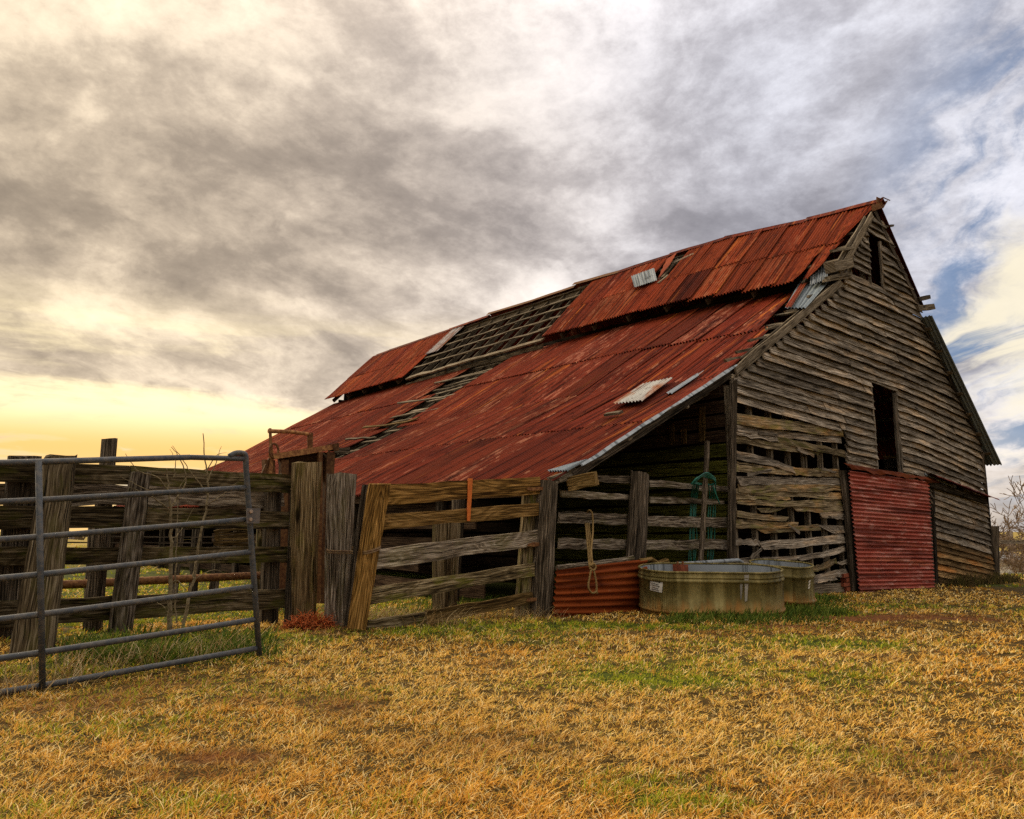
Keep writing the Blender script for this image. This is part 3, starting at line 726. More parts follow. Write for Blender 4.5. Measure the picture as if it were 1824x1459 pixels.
# ---- roof sheets: shared corrugated meshes
PITCHW = 0.080
def sheet_mesh(name, waves, length, lefts=None, seg=6, nv=5, curl=0.0, jag=0.0):
    R = waves * seg; vs, fs, uv = [], [], []; buck = (random.uniform(0.002, 0.010), random.uniform(3, 9), random.uniform(2, 7), random.uniform(0, 6))
    for i in range(R + 1):
        x = i / seg * PITCHW
        jg = random.gauss(0, jag)
        for j in range(nv + 1):
            k = j / nv
            xx = x
            if lefts is not None: l = lefts(k); xx = l + (waves * PITCHW - l) * i / R
            zc = 0.022 * math.sin(2 * math.pi * xx / PITCHW) + curl * max(0, k - 0.7) ** 2 + buck[0] * math.sin(xx * buck[1] + k * buck[2] + buck[3]) * 4 * k * (1 - k)
            vs.append((xx, k * length + (jg if j == nv else 0), zc))
    for i in range(R):
        for j in range(nv):
            a = i * (nv + 1) + j
            fs.append((a, a + nv + 1, a + nv + 2, a + 1))
            uv.append([(vs[q][0], vs[q][1]) for q in fs[-1]])
    mb = MB(); mb.add(vs, fs, uv); return mb.mesh(name, smooth=True)
SW = 9 * PITCHW
def meshset(L): return [sheet_mesh('roof_sheet', 10, L, curl=c, jag=j) for c, j in ((0, 0.004), (0.0, 0.012), (0.12, 0.006), (-0.08, 0.01))]
def slope_frame(P, Q, right=False):
    Yv = unit(V(Q[0] - P[0], 0, Q[1] - P[1])); Xv = V(0, -1, 0) if right else V(0, 1, 0); Zv = np.cross(Xv, Yv)
    return Xv, Yv, Zv
def put_sheet(par, me, mat, P, Q, t, lift, right=False, twist=0.0, tilt=0.0, name='roof_sheet', tint=None, slide=0.0):
    Xv, Yv, Zv = slope_frame(P, Q, right)
    if not me.materials: me.materials.append(mat)
    o = bpy.data.objects.new(name, me); COL.objects.link(o); o.parent = par
    org = V(P[0], t, P[1]) + Zv * lift + Yv * slide
    Mx = Matrix(((Xv[0], Yv[0], Zv[0], org[0]), (Xv[1], Yv[1], Zv[1], org[1]), (Xv[2], Yv[2], Zv[2], org[2]), (0, 0, 0, 1)))
    o.matrix_local = Mx @ Matrix.Rotation(twist, 4, 'Z') @ Matrix.Rotation(tilt, 4, 'X')
    o.material_slots[0].link = 'OBJECT'; o.material_slots[0].material = mat
    v = tint if tint is not None else random.uniform(0.86, 1.12); o.color = (v, v * random.uniform(0.94, 1.06), v, 1)
    return o
def lerp(P, Q, k): return (P[0] + (Q[0] - P[0]) * k, P[1] + (Q[1] - P[1]) * k)
def raised(P, t, k): return (P[0], P[1] + bow(t) * k)

# framing under the left slopes: the meshes that carry the sheets
ridge_mb = MB(); bar(ridge_mb, V(6.33, 0.05, 8.22), V(6.33, 4.0, 8.22 + bow(4)), V(1, 0, 0), 0.18, 0.05, 4)
bar(ridge_mb, V(6.33, 4.0, 8.22 + bow(4)), V(6.33, 12, 8.22 + bow(12)), V(1, 0, 0), 0.18, 0.05, 4); bar(ridge_mb, V(6.33, 12, 8.22 + bow(12)), V(6.33, TFAR, 8.22 + bow(TFAR)), V(1, 0, 0), 0.18, 0.05, 4)
monitor = ridge_mb.obj('monitor_roof', M_frame, barn)
plate_mb = MB()
for a, b_ in ((0.1, 4), (4, 12), (12, TFAR)):
    bar(plate_mb, V(4.62, a, 5.98 + bow(a) * 0.8), V(4.62, b_, 5.98 + bow(b_) * 0.8), V(-1, 0, 0), 0.16, 0.12, 4)
lower = plate_mb.obj('lower_roof', M_frame, barn)
# rafters and purlins (the boards that show through the holes)
def slope_bar(par, P, Q, t0, t1, k, wd, th, lift, name, tint=None, jit=0.012, kb=1.0):
    Xv, Yv, Zv = slope_frame(P, Q)
    a = lerp(P, Q, k); mb = MB()
    bar(mb, V(a[0], t0, a[1] + bow(t0) * kb) + Zv * lift, V(a[0], t1, a[1] + bow(t1) * kb) + Zv * lift, Zv, wd, th, 5, jit, 0.01, 0.06)
    return mb.obj(name, M_frame, par, tint=tint)
def rafter(par, P, Q, t, kb0, kb1, lift=-0.14, tint=None, wd=0.055, th=0.14):
    Xv, Yv, Zv = slope_frame(P, Q); mb = MB()
    bar(mb, V(P[0], t, P[1] + bow(t) * kb0) + Zv * lift, V(Q[0], t, Q[1] + bow(t) * kb1) + Zv * lift, Zv, wd, th, 3)
    return mb.obj('rafter', M_frame, par, tint=tint)
t_ = 0.7
while t_ < TFAR:
    rafter(monitor, RIDGE, MEAVE, t_, 1, 0.9, lift=-0.16, tint=0.5); t_ += 0.72 if 8 < t_ < 16 else 1.2
for k in (0.03, 0.22, 0.42, 0.62, 0.82):
    for t0, t1 in ((0.1, 5.8), (5.6, 9.2), (8.9, 12.3), (12.1, 15.9), (15.7, TFAR)):
        slope_bar(monitor, RIDGE, MEAVE, t0, t1, k + random.gauss(0, 0.006), 0.085, 0.03, -0.045, 'purlin', random.uniform(0.55, 0.95))
t_ = 0.4
while t_ < TFAR:
    rafter(lower, L_TOP, L_MID, t_, 0.75, 0.35, -0.15, 0.6); rafter(lower, L_MID, L_EAVE, t_ + 0.02, 0.35, 0.0, -0.15, 0.6); t_ += 0.62 if 8.5 < t_ < 12.8 else 1.25
for P, Q, kk in ((L_TOP, L_MID, (0.03, 0.16, 0.30, 0.44, 0.58, 0.72, 0.86)), (L_MID, L_EAVE, (0.02, 0.18, 0.34, 0.5, 0.66, 0.82, 0.98))):
    for k in kk:
        for t0, t1 in ((-0.05, 3.0), (2.9, 9.4), (9.2, 12.6), (12.4, TFAR)):
            slope_bar(lower, P, Q, t0, t1, k, 0.085, 0.03, -0.048, 'purlin', random.uniform(0.8, 1.2), 0.012, 0.75 - 0.4 * k if P is L_TOP else 0.35 * (1 - k))
# timbers lying loose across the open strip
for (s, t0, t1, dz_) in [(2.9, 9.7, 12.4, 0.02), (2.0, 9.9, 12.2, 0.03), (1.1, 9.4, 11.6, 0.02), (0.5, 9.3, 11.9, 0.04), (-0.6, 9.55, 10.7, 0.02), (3.5, 10.2, 12.6, 0.05)]:
    P, Q = (L_TOP, L_MID) if s > 0.42 else (L_MID, L_EAVE)
    k = (P[0] - s) / (P[0] - Q[0]); zz_ = P[1] + (Q[1] - P[1]) * k
    mb = MB(); kb = 0.5
    bar(mb, V(s, t0, zz_ + bow(t0) * kb + dz_), V(s + random.uniform(-0.35, 0.1), t1, zz_ + bow(t1) * kb + dz_ + 0.03), V(-0.5, 0, 0.86), random.uniform(0.07, 0.13), 0.03, 5, 0.012, 0.012, 0.1)
    mb.obj('loose_board', M_frame if random.random() < 0.6 else M_gate, lower, tint=random.uniform(0.7, 1.2))

# monitor slope, left: two courses
LM = math.hypot(RIDGE[0] - MEAVE[0], RIDGE[1] - MEAVE[1])
mset1 = meshset(LM * 0.56); mset2 = meshset(LM * 0.50)
ncol = int(TFAR / SW) + 1
for row, (k0, ms, lift) in enumerate(((0.0, mset1, 0.028), (0.52, mset2, 0.012))):
    for c in range(ncol):
        t0 = -0.15 + c * SW; tm = t0 + SW / 2
        if t0 > TFAR - 0.4: continue
        if 8.75 < tm < 15.2: continue                       # the stripped stretch
        if row == 0 and 4.9 < tm < 5.7: continue            # small hole under the ridge
        if row == 1 and 15.2 < tm < 15.6: continue
        P = raised(lerp(RIDGE, MEAVE, k0), tm, 1); Q = raised(MEAVE, tm, 0.92)
        mat = M_roof_hi if random.random() < 0.85 else M_roof; me_ = random.choice(ms)
        if c == 0:
            off = (0.0, 0.42) if row == 0 else (0.38, 0.66)
            me_ = sheet_mesh('roof_sheet', 10, LM * (0.56 if row == 0 else 0.50), lefts=lambda k, o=off: o[0] + (o[1] - o[0]) * k, jag=0.01)
        if c == 1 and row == 1:
            me_ = sheet_mesh('roof_sheet', 10, LM * 0.50, lefts=lambda k: 0.0 + 0.26 * k, jag=0.01)
        if 15.2 < tm < 15.9: mat = M_roof_galv
        put_sheet(monitor, me_, mat, P, Q, t0, lift + (0.003 if c % 2 else 0), twist=random.gauss(0, 0.004), tilt=0.004 * (1 - row), slide=random.gauss(0, 0.015))
# the loose galvanised square below the small hole, and a flap folded up beside it
mb = MB(); P4 = [G(1125, 490, 5.0), G(1163, 479, 5.0), G(1168, 501, 5.0), G(1128, 511, 5.0)]
def onslope(px, py, P, Q, lift=0.0, kb=0.3):
    n = V(-(Q[1] - P[1]), 0, Q[0] - P[0]); n = unit(n if n[2] > 0 else -n); nw = E1 * n[0] + V(0, 0, n[2])
    Pw = C0 + E1 * P[0] + V(0, 0, P[1] + kb) + nw * lift
    return Lc(isect(px, py, Pw, nw))
ZM = slope_frame(RIDGE, MEAVE)[2]; ZL = slope_frame(L_TOP, L_MID)[2]; ZE = slope_frame(L_MID, L_EAVE)[2]
q4 = [onslope(x, y, RIDGE, MEAVE, l, 0.33) for x, y, l in ((1124, 492, 0.16), (1165, 477, 0.10), (1170, 499, 0.09), (1130, 512, 0.13))]
mb = MB(); corr_quad(mb, q4[3], q4[0], q4[1], q4[2], 10, 0.010, ZM, 3); mb.obj('loose_sheet', M_galv, monitor, smooth=True, tint=0.95)
for a, b_, wd in [((1180, 494), (1206, 462), 0.09), ((1172, 505), (1190, 490), 0.07), ((1197, 470), (1235, 452), 0.11)]:
    mb = MB(); bar(mb, onslope(*a, RIDGE, MEAVE, 0.03, 0.33), onslope(*b_, RIDGE, MEAVE, 0.03, 0.33), ZM, wd, 0.03, 3); mb.obj('loose_board', M_frame, monitor)
q4 = [onslope(x, y, RIDGE, MEAVE, l, 0.33) for x, y, l in ((1187, 462, 0.02), (1206, 449, 0.16), (1193, 472, 0.14), (1170, 500, 0.02))]
mb = MB(); corr_quad(mb, q4[0], q4[1], q4[2], q4[3], 4, 0.008, ZM, 2); mb.obj('bent_sheet', M_roof_hi, monitor, smooth=True)
# eave plank and soffit of the monitor in the stripped stretch
for t0, t1 in ((8.6, 11.2), (11.0, 13.6), (13.3, 15.6)):
    mb = MB(); bar(mb, V(4.22, t0, 6.24 + bow(t0) * 0.9), V(4.22, t1, 6.24 + bow(t1) * 0.9), V(-0.6, 0, 0.8), 0.20, 0.05, 6, 0.01, 0.012, 0.08); mb.obj('eave_plank', M_frame, monitor, tint=1.15)
    mb = MB(); bar(mb, V(4.35, t0 + 0.2, 6.10 + bow(t0) * 0.9), V(4.40, t1 + 0.3, 6.06 + bow(t1) * 0.9), V(-1, 0, 0.2), 0.14, 0.05, 6, 0.01, 0.012, 0.08); mb.obj('eave_plank', M_frame, monitor, tint=0.75)
# side boards of the monitor (in the dark under the eave)
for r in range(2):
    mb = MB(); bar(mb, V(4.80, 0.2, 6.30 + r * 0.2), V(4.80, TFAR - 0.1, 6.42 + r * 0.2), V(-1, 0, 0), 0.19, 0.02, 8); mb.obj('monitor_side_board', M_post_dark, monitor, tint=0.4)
# ridge cap lengths, some lifted
t_ = -0.2; k = 0
while t_ < TFAR - 0.5:
    ln = random.uniform(1.8, 2.6); t1 = min(t_ + ln, TFAR + 0.05); mb = MB()
    lf0, lf1 = random.uniform(0, 0.015), random.uniform(0.0, 0.03)
    if k in (4, 6): lf1 = 0.10
    for sgn, wd in ((-1, 0.17), (1, 0.17)):
        Zv = unit(V(sgn * 0.69, 0, 0.72)); dn = unit(V(sgn * 0.72, 0, -0.69))
        a = V(6.33, t_, 8.47 + bow(t_) + lf0); b_ = V(6.33, t1, 8.47 + bow(t1) + lf1)
        qplank(mb, a, b_, b_ + dn * wd, a + dn * wd, Zv, 0.004, 3, 0.004, 0.003, 0.01)
    mb.obj('ridge_cap', M_roof if k not in (4, 5, 6) else M_rustiron, monitor, tint=0.75); t_ = t1 - 0.06; k += 1
# torn cap end over the peak
for pts in ([(1556, 364), (1582, 357), (1574, 371), (1558, 374)], [(1561, 351), (1570, 356), (1575, 364), (1562, 362)]):
    q4 = [G(x, y, -0.12) for x, y in pts]; mb = MB(); qplank(mb, q4[0], q4[1], q4[2], q4[3], NG, 0.012, 3, 0.012, 0.03, 0.02); mb.obj('torn_cap', M_rustiron, monitor, tint=0.9)
mb = MB(); tube(mb, spline([G(1565, 358, -0.1), G(1572, 352, -0.2), G(1578, 354, -0.2), G(1585, 357, -0.2)]), 0.012, 5); mb.obj('bent_wire', M_rustiron, monitor)

# lower left slope: two courses above the kink, two below
L1 = math.hypot(L_TOP[0] - L_MID[0], L_TOP[1] - L_MID[1]); L2 = math.hypot(L_MID[0] - L_EAVE[0], L_MID[1] - L_EAVE[1])
rows = [(L_TOP, L_MID, 0.0, 0.535, L1, 0.034, (0.75, 0.35)), (L_TOP, L_MID, 0.50, 0.535, L1, 0.022, (0.75, 0.35)), (L_MID, L_EAVE, -0.02, 0.54, L2, 0.014, (0.35, 0.0)), (L_MID, L_EAVE, 0.49, 0.535, L2, 0.004, (0.35, 0.0))]
for r, (P0, Q0, k0, kl, LL, lift, (ka, kb)) in enumerate(rows):
    ms = meshset(LL * kl)
    for c in range(ncol):
        t0 = -0.12 + c * SW + (0.02 * r); tm = t0 + SW / 2
        if t0 > TFAR + 0.3 - 0.2 * r: continue
        if r == 0 and 10.1 < tm < 12.3: continue
        if r == 1 and 10.0 < tm < 11.2: continue
        if r == 2 and 9.6 < tm < 10.4: continue
        if r == 0 and c == 0: continue
        P = raised(P0, tm, ka); Q = raised(Q0, tm, kb)
        Pk = lerp(P, Q, k0); me_ = random.choice(ms); mat = M_roof
        if r == 0 and c == 1: me_ = sheet_mesh('roof_sheet', 10, LL * kl, lefts=lambda k: 0.42 - 0.40 * k, jag=0.01)
        if r == 1 and c == 0: me_ = sheet_mesh('roof_sheet', 10, LL * kl, lefts=lambda k: 0.62 - 0.38 * k, jag=0.01)
        if r == 2 and c == 0: me_ = sheet_mesh('roof_sheet', 10, LL * kl, lefts=lambda k: 0.22 - 0.18 * min(1, 1.4 * k), jag=0.01)
        if (r, c) in ((2, 2), (3, 0)): mat = M_roof
        dark = {0: 1.05, 1: 1.05, 2: 0.92, 3: 0.90}[r]
        put_sheet(lower, me_, mat, Pk, Q, t0, lift + (0.003 if c % 2 else 0), twist=random.gauss(0, 0.004), tilt=0.006 * (2 - r) / 2 if r < 3 else 0, slide=random.gauss(0, 0.02), tint=dark * random.uniform(0.88, 1.12))
# pale patches: a bare sheet, a narrow bare strip, the bright eave corner, a wood offcut
def slope_sheet(pts, P, Q, waves, lift, mat, par, kb, name='patch_sheet', tint=1.0):
    q = [onslope(x, y, P, Q, lift, kb) for x, y in pts]; mb = MB()
    corr_quad(mb, q[0], q[1], q[2], q[3], waves, 0.014, slope_frame(P, Q)[2], 3); return mb.obj(name, mat, par, smooth=True, tint=tint)
slope_sheet([(1145, 684), (1092, 719), (1145, 713), (1200, 672)], L_MID, L_EAVE, 9, 0.050, M_roof_galv, lower, 0.10, tint=1.1)
slope_sheet([(1248, 662), (1186, 701), (1198, 700), (1258, 660)], L_MID, L_EAVE, 2, 0.050, M_galv, lower, 0.02)
slope_sheet([(1020, 826), (975, 839), (1012, 838), (1048, 818)], L_MID, L_EAVE, 8, 0.034, M_galv, lower, 0.0, tint=1.15)
mb = MB(); bar(mb, onslope(1078, 738, L_MID, L_EAVE, 0.06, 0.05), onslope(1106, 734, L_MID, L_EAVE, 0.06, 0.05), ZE, 0.09, 0.04, 3); mb.obj('wood_offcut', M_frame, lower)
# bright bare edge along the near end of the lean-to roof and the barge board below it
mb = MB(); bar(mb, G(1312, 651, -0.16), G(1036, 829, -0.16), V(-0.4, -0.7, 0.6), 0.045, 0.012, 12, 0.008, 0.004); mb.obj('edge_strip', M_galv, lower, tint=1.2)
mb = MB(); bar(mb, G(1300, 668, -0.06), G(1020, 847, -0.06), NG, 0.11, 0.035, 8, 0.008); mb.obj('barge_board', M_post_dark, lower, tint=0.9)
# sheets peeled loose beside the gable
slope_sheet([(1437, 478), (1398, 549), (1436, 548), (1478, 500)], L_TOP, L_MID, 6, 0.16, M_galv, lower, 0.02, 'peeled_sheet', 0.85)
slope_sheet([(1444, 470), (1443, 508), (1474, 497), (1475, 462)], L_TOP, L_MID, 7, 0.26, M_galv, lower, 0.02, 'peeled_sheet', 0.75)
slope_sheet([(1446, 476), (1398, 548), (1410, 546), (1450, 484)], L_TOP, L_MID, 2, 0.22, M_roof_hi, lower, 0.02, 'peeled_sheet', 1.0)

# right slopes (seen from below along the gable, and closing the loft from the sky)
right_mb = MB(); bar(right_mb, V(8.0, 0.1, 5.95), V(8.0, TFAR, 6.1), V(1, 0, 0), 0.16, 0.12, 4); rightroof = right_mb.obj('shaded_roof', M_frame, barn)
LR = math.hypot(R_MEAVE[0] - RIDGE[0], R_MEAVE[1] - RIDGE[1]); LR2 = math.hypot(R_EAVE[0] - R_TOP[0], R_EAVE[1] - R_TOP[1])
msA = meshset(LR); msB = meshset(LR2)
for c in range(ncol):
    t0 = -0.12 + c * SW; tm = t0 + SW / 2
    if t0 > TFAR: continue
    put_sheet(rightroof, random.choice(msA), M_roof, raised(RIDGE, tm, 1), raised(R_MEAVE, tm, 0.9), t0 + SW + 0.10, 0.02 + (0.003 if c % 2 else 0), right=True, tint=0.35 if c == 0 else None)
    put_sheet(rightroof, random.choice(msB), M_roof if c else M_galv, raised(R_TOP, tm, 0.6), raised(R_EAVE, tm, 0.2), t0 + SW - 0.12, 0.02 + (0.003 if c % 2 else 0), right=True, tint=0.7 if c == 0 else None)
for k in (0.06, 0.2, 0.34, 0.48, 0.62, 0.76, 0.9):
    a = lerp(R_TOP, R_EAVE, k); mb = MB(); bar(mb, V(a[0], -0.2, a[1] - 0.04), V(a[0], 2.5, a[1] + 0.06), V(0.64, 0, 0.76), 0.09, 0.03, 3); mb.obj('purlin', M_frame, rightroof)

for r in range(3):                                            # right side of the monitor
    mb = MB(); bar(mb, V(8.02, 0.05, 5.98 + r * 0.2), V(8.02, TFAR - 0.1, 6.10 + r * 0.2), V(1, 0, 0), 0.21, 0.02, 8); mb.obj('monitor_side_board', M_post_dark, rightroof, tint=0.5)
# ---- the other walls: plain boards, mostly in the dark
back = MB(); bar(back, V(0, TFAR, 0.1), V(11.5, TFAR, 0.0), V(0, 1, 0), 0.2, 0.1, 3); back = back.obj('end_wall', M_rot, barn)
z = 0.0
while z < 8.2:
    ss = [s for s in np.arange(-3.6, 11.5, 0.05) if (roofz(s) if s > 0.42 else 3.66 + (s - 0.42) * 0.45) > z + 0.1]
    if ss:
        mb = MB(); bar(mb, V(ss[0], TFAR - 0.1, z + 0.14), V(ss[-1], TFAR - 0.1, z + 0.14), V(0, 1, 0), 0.285, 0.02, 6); mb.obj('wall_board', M_rot, back)
    z += 0.28
rw = MB(); bar(rw, V(11.45, 0.1, 0.0), V(11.45, TFAR, 0), V(1, 0, 0), 0.2, 0.1, 3); rw = rw.obj('side_wall', M_rot, barn)
for r in range(12):
    mb = MB(); bar(mb, V(11.48, 0.05, 0.0 + r * 0.272), V(11.48, TFAR, r * 0.272), V(1, 0, 0), 0.28, 0.02, 8); mb.obj('wall_board', M_siding, rw)
# inner wall between lean-to and centre bay: green with algae near the opening
iw = MB(); bar(iw, V(0.33, 0.2, 3.45), V(0.33, TFAR, 3.55), V(-1, 0, 0), 0.16, 0.12, 4); iw = iw.obj('inner_wall', M_rot, barn)
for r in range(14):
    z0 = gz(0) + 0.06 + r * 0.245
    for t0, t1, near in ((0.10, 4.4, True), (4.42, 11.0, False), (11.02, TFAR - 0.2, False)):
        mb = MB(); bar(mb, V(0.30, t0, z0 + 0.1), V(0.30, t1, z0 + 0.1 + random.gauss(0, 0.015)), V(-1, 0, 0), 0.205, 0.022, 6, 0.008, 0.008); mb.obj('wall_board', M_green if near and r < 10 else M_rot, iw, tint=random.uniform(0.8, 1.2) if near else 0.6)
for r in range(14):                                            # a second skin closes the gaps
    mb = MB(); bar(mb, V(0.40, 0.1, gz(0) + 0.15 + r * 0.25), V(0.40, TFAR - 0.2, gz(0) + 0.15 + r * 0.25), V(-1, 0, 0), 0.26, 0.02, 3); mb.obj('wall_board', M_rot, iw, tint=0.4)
for (px, y0, y1) in ((1197, 755, 792), (1251, 725, 787), (1218, 765, 790)):
    a, b_ = S(px, y0, 0.26), S(px, y1, 0.26); mb = MB(); bar(mb, a, b_, V(-1, 0, 0), 0.10, 0.04, 3); mb.obj('hanging_slat', M_gate, iw, tint=0.8)
# low outer wall of the lean-to under the eave: posts and a few boards
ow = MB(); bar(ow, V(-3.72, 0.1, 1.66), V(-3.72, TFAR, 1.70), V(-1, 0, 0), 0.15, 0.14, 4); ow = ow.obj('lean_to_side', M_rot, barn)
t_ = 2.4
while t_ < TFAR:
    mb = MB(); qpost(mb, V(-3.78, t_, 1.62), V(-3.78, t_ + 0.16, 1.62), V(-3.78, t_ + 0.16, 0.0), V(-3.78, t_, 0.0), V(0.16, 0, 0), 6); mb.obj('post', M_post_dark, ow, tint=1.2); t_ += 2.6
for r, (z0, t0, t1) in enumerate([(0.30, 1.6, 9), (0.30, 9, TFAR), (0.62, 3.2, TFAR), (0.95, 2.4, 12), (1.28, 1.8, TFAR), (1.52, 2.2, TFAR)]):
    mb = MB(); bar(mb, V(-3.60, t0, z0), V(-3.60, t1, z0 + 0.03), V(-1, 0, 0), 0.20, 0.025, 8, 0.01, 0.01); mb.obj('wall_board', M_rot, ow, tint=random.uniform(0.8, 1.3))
# the end post of the lean-to, its plate and stub beams
mb = MB(); bar(mb, G(1014, 862, -0.02), G(1063, 852, -0.35), V(-0.3, -1, 0), 0.17, 0.15, 3); mb.obj('plate_end', M_gate, ow, tint=1.2)
mb = MB(); bar(mb, G(980, 858, 0.0), G(1040, 836, -0.02), V(-0.3, -1, 0), 0.11, 0.1, 3); mb.obj('plate_end', M_frame, ow, tint=0.8)

# added screen of dark boards inside the gable, so gaps and hatch read black
pt = MB(); bar(pt, V(0.5, 2.4, 0.1), V(11.4, 2.4, 0.05), NG, 0.2, 0.1, 3); pt = pt.obj('added_dark_screen', M_rot, barn)
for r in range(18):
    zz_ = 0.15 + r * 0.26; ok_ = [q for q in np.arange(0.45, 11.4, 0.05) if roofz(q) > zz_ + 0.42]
    mb = MB(); bar(mb, V(ok_[0], 2.36, zz_), V(ok_[-1], 2.36, zz_ - 0.05), NG, 0.265, 0.02, 5); mb.obj('wall_board', M_rot, pt, tint=0.35)  # boards of the added screen, tinted down to keep the interior dark
# ================================================================== fences, gates, posts
def gzat(L): return float(gheight(np.array([W(L)[0]]), np.array([W(L)[1]]))[0])
def pxboard(par, name, pts, t, mat, th=0.04, N=7, jit=0.004, warp=0.004, rag=0.02, tint=None, n=NG):
    q = [G(x, y, tt) for (x, y), tt in zip(pts, t if hasattr(t, '__len__') else (t,) * 4)]
    mb = MB(); qplank(mb, q[0], q[1], q[2], q[3], n, th, N, jit, warp, rag); return mb.obj(name, mat, par, tint=tint)
def pxpost(name, label, pts, t, depth, mat, group=None, tint=None, par=None, jit=0.005, N=10, sink=0.15):
    q = [G(x, y, tt) for (x, y), tt in zip(pts, t if hasattr(t, '__len__') else (t,) * 4)]
    for k in (2, 3): 
        d = unit(q[k] - q[3 - k]); g_ = gzat(q[k]); 
        q[k] = q[k] + (q[k] - q[3 - k]) / (q[3 - k][2] - q[k][2]) * (q[k][2] - g_ + sink) * (1 if q[k][2] - g_ + sink > 0 else 0)
    mb = MB(); qpost(mb, q[0], q[1], q[2], q[3], depth, N, jit)
    if par is not None: return mb.obj(name, mat, par, tint=tint)
    b_ = (q[2] + q[3]) / 2; b_[2] = gzat(b_)
    o = mb.obj(name, mat, None, b_, tint=tint); return tag(o, label, 'post', group)

# ---- plank corral fence on the left
TF = 0.75
fence = thing('plank_fence', 'mossy dark plank corral fence behind the grey tube gate', 'fence', V(-8.5, TF, gz(-8.5)))
def zA(x, y): return (x / 2.806, 740 + y / 2.806)
pxboard(fence, 'board', [(-260, 806), (235, 830), (235, 863), (-260, 852)], TF - 0.02, M_fence, 0.045, tint=0.58)
pxboard(fence, 'board', [(237, 830), (531, 846), (531, 880), (237, 863)], TF - 0.025, M_fence, 0.045, tint=0.83)
pxboard(fence, 'board', [(-260, 853), (505, 870), (505, 904), (-260, 897)], TF + 0.28, M_fence_grey, 0.045, tint=1.0, N=14, jit=0.012)
pxboard(fence, 'board', [(-260, 898), (228, 902), (228, 940), (-260, 946)], TF - 0.02, M_fence, 0.045, tint=0.54)
pxboard(fence, 'board', [(230, 902), (530, 912), (530, 943), (230, 940)], TF - 0.025, M_fence, 0.045, tint=0.79)
pxboard(fence, 'board', [(-260, 975), (222, 975), (222, 1004), (-260, 1012)], TF - 0.02, M_fence, 0.045, tint=0.65)
pxboard(fence, 'board', [(224, 975), (528, 974), (528, 1003), (224, 1004)], TF - 0.025, M_fence, 0.045, tint=0.86)
pxboard(fence, 'board', [(-260, 1082), (212, 1062), (212, 1104), (-260, 1136)], TF - 0.02, M_fence, 0.045, tint=0.50)
pxboard(fence, 'board', [(214, 1062), (524, 1047), (524, 1081), (214, 1104)], TF - 0.025, M_fence, 0.045, tint=0.72)
pxpost('post', None, [(234, 841), (270, 842), (237, 1128), (194, 1130)], TF - 0.10, V(0, 0.09, 0), M_fence_grey, par=fence, tint=0.55)
pxpost('post', None, [(18, 812), (78, 813), (42, 1150), (-14, 1150)], TF + 0.05, V(0, 0.18, 0), M_post_dark, par=fence, tint=1.3)
pxpost('post', None, [(186, 780), (212, 780), (185, 1120), (152, 1120)], TF + 0.30, V(0, 0.16, 0), M_post_dark, par=fence, tint=1.6)
pxpost('post', None, [(482, 846), (506, 846), (500, 1098), (470, 1098)], TF + 0.05, V(0, 0.2, 0), M_post_dark, par=fence, tint=1.2)
# broad slanting brace in front of it
q = [G(80, 813, TF - 0.16), G(137, 814, TF - 0.16), gnd(95, 1172), gnd(14, 1178)]
q[2] -= V(0, 0, 0.1); q[3] -= V(0, 0, 0.1)
mb = MB(); qpost(mb, q[0], q[1], q[2], q[3], V(0.02, 0.12, 0.02), 12, 0.010, 0.18)
tag(mb.obj('brace_timber', M_post, None, (q[2] + q[3]) / 2 + V(0, 0, 0.1), tint=0.55), 'broad rough timber leaning on the plank fence behind the tube gate', 'timber')
# gate posts
pxpost('gate_post', 'thick square post with a pale knot beside the rust-red straw heap', [(532, 823), (578, 823), (567, 1108), (526, 1108)], 0.48, V(0, 0.22, 0), M_post, tint=(1.35, 1.28, 1.15))
pxpost('gate_post', 'narrow dark plank standing against the left side of the knotted post', [(527, 868), (538, 868), (528, 1105), (515, 1105)], 0.56, V(0, 0.18, 0), M_post_dark, tint=1.6)
pxpost('gate_post', 'grey split post tied to the wooden gate with wire', [(594, 842), (641, 843), (622, 1110), (590, 1110)], 0.30, V(0, 0.20, 0), M_fence_grey, tint=0.95)

# ---- wooden gate
TG = -0.12
gate = thing('wooden_gate', 'sagging ochre plank gate between the wired posts', 'gate', V(-5.2, TG, gz(-5.2)))
def Z3(x, y): return (620 + x / 4.29, 820 + y / 4.29)
GB = [([(290, 185), (1465, 128), (1475, 258), (285, 342)], M_gate, (1.45, 1.25, 1.0)), ([(262, 415), (1460, 325), (1456, 422), (250, 532)], M_gate, (1.15, 1.05, 0.95)),
      ([(222, 680), (1446, 530), (1446, 652), (196, 838)], M_fence_grey, 1.3), ([(160, 975), (1421, 788), (1421, 887), (138, 1107)], M_fence, 1.7),
      ([(150, 1222), (602, 1155), (592, 1262), (130, 1330)], M_fence, 1.2), ([(604, 1155), (1412, 1005), (1420, 1085), (600, 1262)], M_gate, 0.7)]
for pts, mat, tn in GB: pxboard(gate, 'board', [Z3(*p) for p in pts], TG, mat, 0.035, 8, 0.005, 0.004, 0.015, tn)
mb = MB(); q = [G(*Z3(*p), TG - 0.005) for p in ((150, 180), (306, 188), (112, 1290), (-10, 1280))]; qpost(mb, *q, V(0, -0.06, 0), 9, 0.006, 0.12); mb.obj('stile', M_gate, gate, tint=(1.4, 1.2, 0.9))
mb = MB(); q = [G(*Z3(*p), TG + 0.09) for p in ((120, 190), (200, 200), (40, 1270), (-25, 1270))]; qpost(mb, *q, V(0, 0.05, 0), 8, 0.006, 0.12); mb.obj('stile', M_post_dark, gate, tint=1.2)
